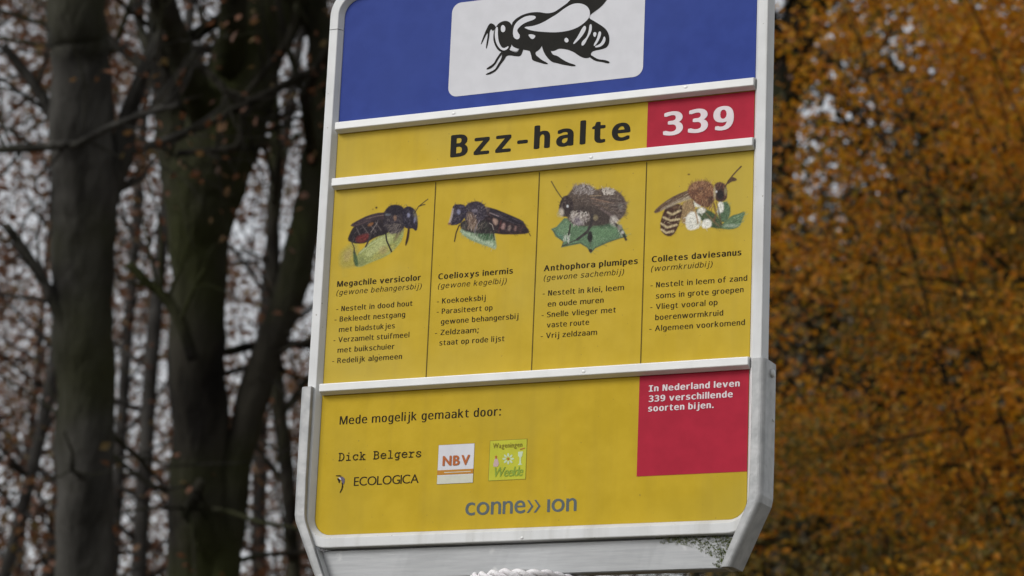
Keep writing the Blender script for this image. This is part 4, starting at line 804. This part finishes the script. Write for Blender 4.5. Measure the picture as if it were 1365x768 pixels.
p.stroke([(425,395),(455,480),(475,575)], 11, (160,124,84), .9, 6); p.stroke([(430,400),(448,455)], 6, (66,48,38), .8); p.stroke([(600,420),(620,500),(600,560)], 15, (110,80,54), .85, 9); p.stroke([(620,410),(640,480),(660,590)], 10, (90,70,48), .75, 7)
p.ell(403, 192, 10, 6, (90,62,30), .8, .9)
p.build()
# ------------------------------------------------------------------ cord tied round the post
def cord_pts(r, z, wob, ph):
    out = []
    for k in range(241):
        a = 2*math.pi*k/240
        out.append((a, r + 0.0010*math.sin(5*a + ph), z + wob*math.sin(a + ph) + 0.0006*math.sin(7*a)))
    return out
cb_ = MB()
for (zc, wob, ph0) in ((-0.5168, 0.0006, 0.5), (-0.5272, 0.0014, 2.0)):
    for s_ in range(2):
        pts = []
        for a, r, z in cord_pts(0.0532, zc, wob, ph0):
            t = -a*11 + s_*math.pi
            rr = r + 0.0027*math.cos(t); zz = z + 0.0027*math.sin(t)
            pts.append((0.25 + rr*math.cos(a), 0.011 + rr*math.sin(a), zz))
        cb_.tube(pts, 0.0030, 9, cap=False)
co_ = cb_.build('cord', M['cord'], None, smooth=True, off=(0.25, 0.011, -0.52)); co_.location = (0.25, 0.011, ZR - 0.52)
tag(co_, 'white twisted cord wound round the post just under the sign', 'cord')

# ------------------------------------------------------------------ moss on the crossbar
rng = np.random.default_rng(5)
mo = MB()
def moss_tuft(u, v, y, n, s_):
    for _ in range(n):
        a = rng.uniform(0, 2*math.pi); L = s_*rng.uniform(.6, 1.6); w = L*.28
        bx, bz = u + rng.normal(0, s_*.8), v + rng.normal(0, s_*.5)
        dx, dz, dy = L*math.cos(a)*.7, L*(.35 + .5*abs(math.sin(a))), -L*rng.uniform(.2, .9)
        nx, nz = -math.sin(a)*w, math.cos(a)*w
        mo.add([(bx - nx, y, bz - nz), (bx + nx, y, bz + nz), (bx + dx, y + dy, bz + dz)], [(0, 1, 2)], int(rng.integers(3)))
for _ in range(330):
    t = rng.beta(2.2, 1.0); u = 0.400 + 0.080*t
    edge = -0.4785 - (0.004 + 0.028*t**2.2)*rng.uniform(0, 1)**1.1
    lim = 0.4755 + (-0.478 - edge)*-0.0
    inner = 0.5 - (0.0085 + ( -0.4778 - edge)/(0.0336)*0.0147)
    if u > inner - 0.001: continue
    moss_tuft(u, edge, 0.0016, int(rng.integers(2, 9)), 0.0007 + 0.0007*rng.uniform(0, 1))
for _ in range(110):
    v = -0.480 - 0.030*rng.uniform(0, 1); u = 0.5 - (0.0085 + (-0.4778 - v)/0.0336*0.0147) - 0.0015 - rng.exponential(0.004)
    moss_tuft(u, v, 0.0014, 7, 0.0014)
for _ in range(60): moss_tuft(0.40 + 0.082*rng.uniform(0, 1), -0.4782, 0.004, 6, 0.0014)
mss = mo.build('moss', [flat_mat('moss_green', (0.105, 0.145, 0.030), .9, .25, 300), flat_mat('moss_dark', (0.055, 0.066, 0.026), .9, .25, 300), flat_mat('moss_pale', (0.24, 0.25, 0.14), .9, .25, 300)], None, off=(0.45, 0, -0.49))
mss.location = (0.45, 0, ZR - 0.49)
tag(mss, 'patchy green moss on the right end of the grey crossbar', 'moss', kind='stuff')

# ------------------------------------------------------------------ trees
def smooth_path(P, n):
    """Catmull-Rom through points (x, y, z, radius)"""
    P = np.array(P, float); Q = np.vstack([2*P[0] - P[1], P, 2*P[-1] - P[-2]]); out = []
    seg = len(P) - 1
    for i in range(seg):
        p0, p1, p2, p3 = Q[i:i+4]
        k = max(2, int(n / seg))
        for t in np.linspace(0, 1, k, endpoint=False):
            out.append(.5*((2*p1) + (p2 - p0)*t + (2*p0 - 5*p1 + 4*p2 - p3)*t*t + (3*p1 - p0 - 3*p2 + p3)*t**3))
    out.append(P[-1]); return np.array(out)

class Wood:
    def __init__(s, seed): s.mb = MB(); s.tips = []; s.r = np.random.default_rng(seed)
    def limb(s, path, n=16, sides=8, rough=0.0):
        q = smooth_path(path, n)
        if rough:
            q[1:-1, :3] += s.r.normal(0, 1, (len(q) - 2, 3))*rough*q[1:-1, 3:4]
            q[:, 3] *= 1 + s.r.normal(0, 1, len(q))*rough*.5
        s.mb.tube(q[:, :3].tolist(), np.maximum(q[:, 3], .002).tolist(), sides, True); return q
    def grow(s, p, d, L, r, level, up=0.15, spread=0.7, kids=4):
        """a branch that wanders, tapers and forks; its twig ends are kept for the leaves"""
        p = np.array(p, float); d = np.array(d, float); d /= np.linalg.norm(d)
        n = 5; pts = [(*p, r)]; dirs = [d.copy()]
        for k in range(n):
            d = d + s.r.normal(0, .16, 3) + np.array([0, 0, up*.25]); d /= np.linalg.norm(d)
            p = p + d*L/n; pts.append((*p, r*(1 - .78*(k+1)/n))); dirs.append(d.copy())
        q = np.array(pts); s.mb.tube(q[:, :3].tolist(), np.maximum(q[:, 3], .0025).tolist(), 6 if level > 1 else (5 if level == 1 else 3), level > 1)
        if level == 0:
            s.tips += [tuple(x[:3]) for x in pts[2:]]; return
        for k in range(kids):
            i = 1 + int(s.r.integers(n)); t = dirs[i]
            ax = np.cross(t, s.r.normal(0, 1, 3)); ax /= np.linalg.norm(ax) + 1e-9
            nd = t*(1 - spread*.5) + ax*spread + np.array([0, 0, .05])
            s.grow(pts[i][:3], nd, L*s.r.uniform(.45, .7), pts[i][3]*.62, level - 1, up, spread, kids)
        s.tips.append(tuple(pts[-1][:3]))

def crown_mesh(cen, size, mats, parent, off, seed, wood, flat=0.35, droop=0.0):
    """the tree's crown: its branches, and one folded diamond-shaped leaf per centre"""
    r = np.random.default_rng(seed); n = len(cen); cen = np.asarray(cen, float) - np.array(off)
    ax = r.normal(0, 1, (n, 3)); ax[:, 2] = ax[:, 2]*.6 - droop; ax /= np.linalg.norm(ax, axis=1)[:, None]
    nr = r.normal(0, 1, (n, 3))*(1 - flat) + np.array([0, 0, 1])*flat*1.5
    sd = np.cross(ax, nr); sd /= np.linalg.norm(sd, axis=1)[:, None] + 1e-9
    nn = np.cross(sd, ax); L = size*r.uniform(.6, 1.3, n)[:, None]; W = L*r.uniform(.26, .36, n)[:, None]
    f_ = r.uniform(.0, .18, n)[:, None]*L
    V = np.stack([cen - ax*L*.5, cen - sd*W + nn*f_ - ax*L*.05, cen + ax*L*.5, cen + sd*W + nn*f_ - ax*L*.05], 1).reshape(-1, 3)
    i = np.arange(n, dtype=np.int32)*4
    T = np.stack([i, i+1, i+2, i, i+2, i+3], 1).reshape(-1)
    wv = np.array(wood.v, float).reshape(-1, 3) - np.array(off); k = len(V)
    wl = np.array([len(f) for f in wood.f], dtype=np.int32); wi = np.array([k + a for f in wood.f for a in f], dtype=np.int32)
    V = np.vstack([V, wv]); LI = np.concatenate([T, wi])
    st = np.concatenate([np.arange(2*n, dtype=np.int32)*3, 6*n + np.concatenate([[0], np.cumsum(wl)[:-1]]).astype(np.int32)])
    me = bpy.data.meshes.new('crown'); me.vertices.add(len(V)); me.vertices.foreach_set('co', V.ravel())
    me.loops.add(len(LI)); me.loops.foreach_set('vertex_index', LI.astype(np.int32))
    me.polygons.add(len(st)); me.polygons.foreach_set('loop_start', st.astype(np.int32))
    mi = np.concatenate([np.zeros(2*n, np.int32), np.ones(len(wl), np.int32)])
    me.update(calc_edges=True); me.polygons.foreach_set('material_index', mi)
    me.polygons.foreach_set('use_smooth', mi.astype(bool)); me.validate()
    return link_mesh('crown', me, mats, parent)
def scatter(tips, per, sig, seed, drop=0.0, zs=.7):
    r = np.random.default_rng(seed); t = np.array(tips)
    if drop: t = t[r.uniform(0, 1, len(t)) > drop]
    t = np.repeat(t, per, 0); return t + r.normal(0, 1, t.shape)*np.array([sig, sig, sig*zs])

M['bark'] = noise_mat('dark_bark', (0.008, 0.007, 0.006), (0.034, 0.031, 0.024), scale=7, detail=10, rough=0.95, bump=0.9, bscale=14, stretch=(1, 1, .30), c3=(0.029, 0.032, 0.011), scale3=1.3, lo3=0.46, hi3=0.66, spec=.1, bdist=.05)
M['bark_grey'] = noise_mat('grey_bark', (0.016, 0.015, 0.013), (0.062, 0.059, 0.053), scale=7, detail=10, rough=0.95, bump=0.9, bscale=12, stretch=(1, 1, .35), c3=(0.030, 0.031, 0.015), scale3=1.1, lo3=0.47, hi3=0.66, spec=.1, bdist=.05)
M['bark_far'] = noise_mat('far_bark', (0.022, 0.020, 0.018), (0.055, 0.052, 0.048), scale=4, detail=6, rough=0.95, spec=.1)
M['leaf_brown'] = leaf_mat('brown_beech_leaf', [(0.0, (0.070, 0.034, 0.018)), (0.35, (0.14, 0.056, 0.026)), (0.65, (0.19, 0.076, 0.032)), (0.85, (0.11, 0.080, 0.026)), (1.0, (0.24, 0.12, 0.050))], .4)
M['leaf_orange'] = leaf_mat('orange_leaf', [(0.0, (0.34, 0.118, 0.009)), (0.22, (0.54, 0.200, 0.009)), (0.5, (0.64, 0.272, 0.011)), (0.76, (0.65, 0.340, 0.016)), (0.92, (0.42, 0.260, 0.024)), (1.0, (0.17, 0.17, 0.03))], .5)
M['leaf_olive'] = leaf_mat('olive_gold_leaf', [(0.0, (0.10, 0.085, 0.018)), (0.4, (0.20, 0.15, 0.020)), (0.7, (0.36, 0.19, 0.018)), (1.0, (0.14, 0.12, 0.03))], .45)
M['leaf_dark'] = leaf_mat('dull_olive_leaf', [(0.0, (0.022, 0.024, 0.010)), (0.4, (0.045, 0.042, 0.014)), (0.75, (0.10, 0.055, 0.014)), (1.0, (0.060, 0.030, 0.012))], .25)

def W(pts, D):
    """(px, py, radius px[, distance]) on the photograph -> real points at a distance of D metres"""
    out = []
    for p in pts:
        d = p[3] if len(p) > 3 else D
        q = at(p[0], p[1], d); out.append((*q, p[2]*d/FPX))
    return out
def to_ground(path, flare=1.35):
    """carry the lowest traced part of a trunk down to the soil"""
    a, b = np.array(path[0]), np.array(path[1]); d = (a - b)[:3]; d = d/abs(d[2])*a[2]; d[:2] = np.clip(d[:2]*.6, -.8, .8)
    foot = np.array([*(a[:3] + d), a[3]*flare]); foot[2] = -0.15
    mid = np.array([*((a[:3]*.45 + foot[:3]*.55)), a[3]*1.08])
    return [tuple(foot), tuple(mid)] + list(path)
def onward(path, h, shrink=.35, lean=.5):
    """carry the highest traced part on upwards by h metres"""
    a, b = np.array(path[-1]), np.array(path[-2]); d = (a - b)[:3]; d = d/np.linalg.norm(d)
    d = d*lean + np.array([0, 0, 1 - lean]); p1 = np.array([*(a[:3] + d*h*.5), a[3]*(1+shrink)/2]); p2 = np.array([*(a[:3] + d*h + np.array([.2, .3, 0])), a[3]*shrink])
    return list(path) + [tuple(p1), tuple(p2)]

def hero(name, label, D, stems, limbs, seed, bark, leafm, crown=14, per=5, twigs=26, leaf=.055, cat='tree', group=None):
    """a tree traced stem by stem; stems become the trunk, limbs the branches, twigs carry leaves"""
    wd = Wood(seed); r = wd.r
    P = [W(s_[0], D) for s_ in stems]
    full = []
    for (s_, lo, hi), p_ in zip(stems, P):
        q = to_ground(p_) if lo else p_
        if hi: q = onward(q, hi)
        full.append(q)
    base = np.array(full[0][0][:3]); base[2] = 0.0
    root = empty(name, tuple(base)); tag(root, label, cat, group)
    tr = Wood(seed + 1); paths = [tr.limb(q, 64, 14, .045) for q in full]
    tr.mb.build('trunk', bark, root, smooth=True, off=tuple(base))
    for lb, dd in limbs:
        q = wd.limb(W(lb, D + dd), 18, 7, .10)
        for _ in range(int(len(q)/3)):
            i = int(r.integers(2, len(q) - 1)); t = q[i, :3] - q[i-1, :3]; t /= np.linalg.norm(t) + 1e-9
            a = np.cross(t, r.normal(0, 1, 3)); a /= np.linalg.norm(a) + 1e-9
            wd.grow(q[i, :3], t*.6 + a*.7, r.uniform(.3, .8), max(q[i, 3]*.4, .004), 1, .1, .6, 2)
    for (s_, lo, hi), q in zip(stems, paths):
        top = q[q[:, 2] > 3.0]
        for _ in range(twigs):
            i = int(r.integers(1, len(top) - 1)); a = r.uniform(0, 2*math.pi)
            d = np.array([math.cos(a), math.sin(a), r.uniform(-.1, .7)])
            wd.grow(top[i, :3], d, r.uniform(.7, 1.8), min(.018, top[i, 3]*.25), 1, .1, .7, 3)
        hi_pts = q[q[:, 2] > max(5.5, q[:, 2].max()*.55)] if hi else []
        for _ in range(crown if len(hi_pts) else 0):
            i = int(r.integers(len(hi_pts))); a = r.uniform(0, 2*math.pi)
            d = np.array([math.cos(a), math.sin(a), r.uniform(.3, 1.1)])
            wd.grow(hi_pts[i, :3], d, r.uniform(1.6, 3.2), hi_pts[i, 3]*.45, 2, .25, .65, 4)
    crown_mesh(scatter(wd.tips, per, .10, seed + 2, .72), leaf, [leafm, bark], root, tuple(base), seed + 3, wd.mb)
    return root

# left: two stout dark trunks; the second forks and has a leaning third stem from the same stool
hero('beech_tree', 'thick grey trunk at the left edge with a rising side limb and few brown leaves', 13.0,
     [([(113,790,40),(112,650,40),(112,500,41),(110,380,42),(112,260,45),(110,160,44),(106,60,40),(103,-40,38)], True, 5.0)],
     [([(120,330,20),(142,262,19),(160,205,17),(172,160,13),(190,95,9),(216,40,6)], 0.0),
      ([(100,210,9),(80,172,9),(55,128,8),(30,92,7),(5,60,6)], .1),
      ([(110,490,10),(88,440,9),(66,392,8),(40,345,7),(8,300,6)], -.1),
      ([(100,192,6),(66,196,6),(30,198,6),(-10,200,5)], -.3),
      ([(95,196,5),(150,168,5),(208,148,4),(240,140,3)], -.4)], 11, M['bark_grey'], M['leaf_brown'], twigs=5, per=2)
hero('beech_tree', 'dark forked trunk beside the sign with a second stem leaning behind the frame', 14.5,
     [([(266,800,44),(264,700,42),(264,600,40),(265,480,39),(264,380,38),(266,300,44),(272,250,56),(297,170,54),(330,80,48),(368,0,42),(400,-70,38)], True, 4.0),
      ([(258,330,32),(246,250,30),(233,170,26),(224,90,21),(217,0,18),(212,-70,16)], False, 4.0),
      ([(280,780,38),(302,715,24),(317,610,21),(340,520,22),(362,455,20),(388,390,22),(404,310,21),(420,230,20),(430,140,19),(426,40,17),(418,-50,15)], False, 3.0)],
     [([(125,204,4),(208,193,5),(262,172,5),(310,147,6),(385,110,6),(462,70,6)], -.6),
      ([(262,84,5),(292,112,5),(318,138,6),(332,150,5)], -.7),
      ([(318,136,4),(352,95,4),(385,50,4),(396,5,4)], -.7),
      ([(258,480,9),(240,430,9),(222,400,8),(198,378,7),(170,352,6)], -.3),
      ([(300,470,6),(335,462,6),(380,458,5),(420,462,5)], .2),
      ([(235,205,4),(290,200,5),(318,192,5),(322,150,4)], -.6),
      ([(270,640,7),(258,668,8),(245,690,9)], -.28)], 21, M['bark'], M['leaf_brown'], twigs=6, per=2)
hero('beech_tree', 'thin crooked dark trunk seen between the leaning stem and the sign', 19.0,
     [([(394,800,9),(389,733,9),(383,632,10),(372,547,10),(366,460,10),(366,390,9),(364,300,9),(368,200,8),(362,90,7),(360,-40,7)], True, 4.0)],
     [([(372,560,5),(392,530,5),(410,505,4),(430,490,4)], 0), ([(383,650,4),(352,610,4),(335,585,3)], 0)], 31, M['bark'], M['leaf_brown'], twigs=16, per=4)
hero('leaning_tree', 'dark leaning trunk right of the top of the sign behind the orange crown', 24.0,
     [([(990,520,30),(1010,380,29),(1030,250,27),(1045,120,24),(1060,40,20),(1074,-40,18)], True, 5.0)],
     [([(1044,110,12),(1030,60,10),(1022,10,9)], 0), ([(1062,70,7),(1092,100,6),(1112,125,5),(1130,150,4)], -.2), ([(1062,30,7),(1100,5,6),(1140,-15,5)], 0)], 41, M['bark'], M['leaf_brown'], twigs=30, per=6)

# right: the big orange tree; only its left half is in the picture
def crown_tree(name, label, cen, rad, trunk_r, n_clump, per, size, sig, leafm, bark, seed, cat='tree', group=None, shell=.32, hole=None, mat2=None):
    r = np.random.default_rng(seed); cen = np.array(cen); rad = np.array(rad)
    base = np.array([cen[0], cen[1], 0.0]); root = empty(name, tuple(base)); tag(root, label, cat, group)
    tr = Wood(seed); top = cen + np.array([.2, .1, rad[2]*.75])
    p = [(*(base + [0, 0, -.15]), trunk_r*1.4), (*(base + [.03, 0, .8]), trunk_r), (*(cen + [0, .1, -rad[2]*.3]), trunk_r*.8), (*(cen + [.15, 0, rad[2]*.3]), trunk_r*.45), (*top, trunk_r*.12)]
    q = tr.limb(p, 32, 12, .04); tr.mb.build('trunk', bark, root, smooth=True, off=tuple(base))
    wd = Wood(seed + 1)
    d = r.normal(0, 1, (n_clump, 3)); d /= np.linalg.norm(d, axis=1)[:, None]
    rr = (shell + (1 - shell)*r.uniform(0, 1, n_clump))**.7
    lob = 1 + .16*np.sin(d[:, 0]*5 + seed)*np.cos(d[:, 2]*6) + .10*np.sin(d[:, 1]*9 + 2)
    cl = cen + d*rad*(rr*lob)[:, None]
    def field(P, k, s0):
        q = (P - cen)*k; return (np.sin(q[:, 0] + 1.7*np.sin(q[:, 2]*.8 + s0)) + np.sin(q[:, 1]*1.1 + s0*2 + 1.3*np.sin(q[:, 0]*.7)) + np.sin(q[:, 2]*1.2 + s0*3 + np.sin(q[:, 1]*.9)))/3
    if hole is not None:
        cl = cl[field(cl, 4.6, 1.0) > hole]; n_clump = len(cl)
    olive = (field(cl, 2.7, 4.0) > .18 + .22*(cl[:, 2] - cen[2] + .4)) & (r.uniform(0, 1, len(cl)) < .75)
    for c in cl[::max(1, n_clump//260)]:
        t = r.uniform(.15, .85); j = q[int(t*(len(q)-1))]
        a = j[:3]; mid = (a + c)/2 + r.normal(0, .12, 3) + np.array([0, 0, -.1])
        wd.limb([(*a, .022), (*mid, .012), (*c, .003)], 8, 5)
    L = np.repeat(cl, per, 0); sg = sig*r.uniform(.6, 1.4, n_clump).repeat(per)[:, None]
    L = L + r.normal(0, 1, L.shape)*sg*np.array([1, 1, .6])
    co = crown_mesh(L, size, [leafm, bark] + ([mat2] if mat2 else []), root, tuple(base), seed + 5, wd.mb, .2, .3)
    if mat2:
        mi = np.zeros(len(co.data.polygons), np.int32); co.data.polygons.foreach_get('material_index', mi)
        mi[:2*len(L)][np.repeat(olive, per*2)] = 2; co.data.polygons.foreach_set('material_index', mi)
    return root
oc = at(1655, 500, 16.5)
crown_tree('orange_tree', 'broad tree with dense orange autumn leaves filling the right side', oc, (3.15, 3.15, 3.9), .17, 3300, 84, .047, .15, M['leaf_orange'], M['bark'], 51, hole=-.16, mat2=M['leaf_olive'])

# dark leafy trees behind the orange one
for k, (px, py, D, rx, rz) in enumerate([(1290, 480, 24.0, 2.1, 4.0), (1560, 330, 26.0, 2.8, 5.2), (1120, 640, 27.0, 1.5, 2.6)]):
    crown_tree('leafy_tree', ['dull olive tree low behind the left part of the orange tree', 'tall dull olive tree behind the middle of the orange tree', 'small olive brown tree low beside the right frame post of the sign'][k],
               at(px, py, D), (rx, rx, rz), .13, 700, 34, .12, .26, M['leaf_dark'], M['bark'], 61 + 7*k, group='dull leafy trees behind the orange tree')

# the wood behind: slender trees with thin brown leaves, three kinds copied about
def slender(seed, h, r0, leaves):
    wd = Wood(seed); r = wd.r
    root = empty('slender_tree', (0, 0, 0)); tr = Wood(seed + 1)
    p = [(0, 0, -.15, r0*1.3), (.05*h*r.normal(0, .2), .05, h*.25, r0), (r.normal(0, .25), r.normal(0, .25), h*.55, r0*.75), (r.normal(0, .4), r.normal(0, .4), h, r0*.15)]
    q = tr.limb(p, 36, 9, .05); tr.mb.build('trunk', M['bark_far'], root, smooth=True)
    for _ in range(22):
        i = int(r.uniform(.22, .97)*(len(q) - 1)); a = r.uniform(0, 2*math.pi)
        d = np.array([math.cos(a), math.sin(a), r.uniform(.1, .9)])
        wd.grow(q[i, :3], d, r.uniform(1.2, 2.6)*(1.15 - .5*i/len(q)), max(.012, q[i, 3]*.4), 2, .2, .65, 3)
    wd.tips = [q_ for q_ in wd.tips if q_[2] > 7.0 or r.uniform() < .28 + .06*q_[2]]
    crown_mesh(scatter(wd.tips, leaves, .20, seed + 2, .15), .070, [M['leaf_brown'], M['bark_far']], root, (0, 0, 0), seed + 3, wd.mb)
    return root
def dup(root, loc, rot, s_):
    c = root.copy(); col.objects.link(c); c.location = loc; c.rotation_euler = (0, 0, rot); c.scale = (s_, s_, s_)
    for ch in list(root.children):
        d = ch.copy(); col.objects.link(d); d.parent = c
    return c
kinds = [slender(71, 13.0, .058, 9), slender(81, 15.0, .075, 8), slender(91, 12.0, .05, 10)]
spots = [(20,30),(178,24),(345,33),(120,37),(52,27),(95,40),(440,30),(-40,26),(150,46),(-95,34),(330,47),(385,42),(10,58),(320,60),(60,52),(130,62),(400,55),(-10,21),(165,25),(350,27),(420,26),
         (560,30),(690,38),(820,29),(930,36),(1010,44),(1110,40),(760,52),(1180,50),(-160,40),(-130,55)]
rs = random.Random(8)
for k, (px, D) in enumerate(spots):
    g_ = at(px, 700, D); loc = (g_[0], g_[1], 0.0)
    src = kinds[k % 3]
    o = src if k < 3 else dup(src, loc, rs.uniform(0, 6.28), rs.uniform(.9, 1.2))
    o.location = loc
    tag(o, 'slender grey tree with thin brown leaves standing in the wood behind', 'tree', 'slender trees in the wood behind the sign')
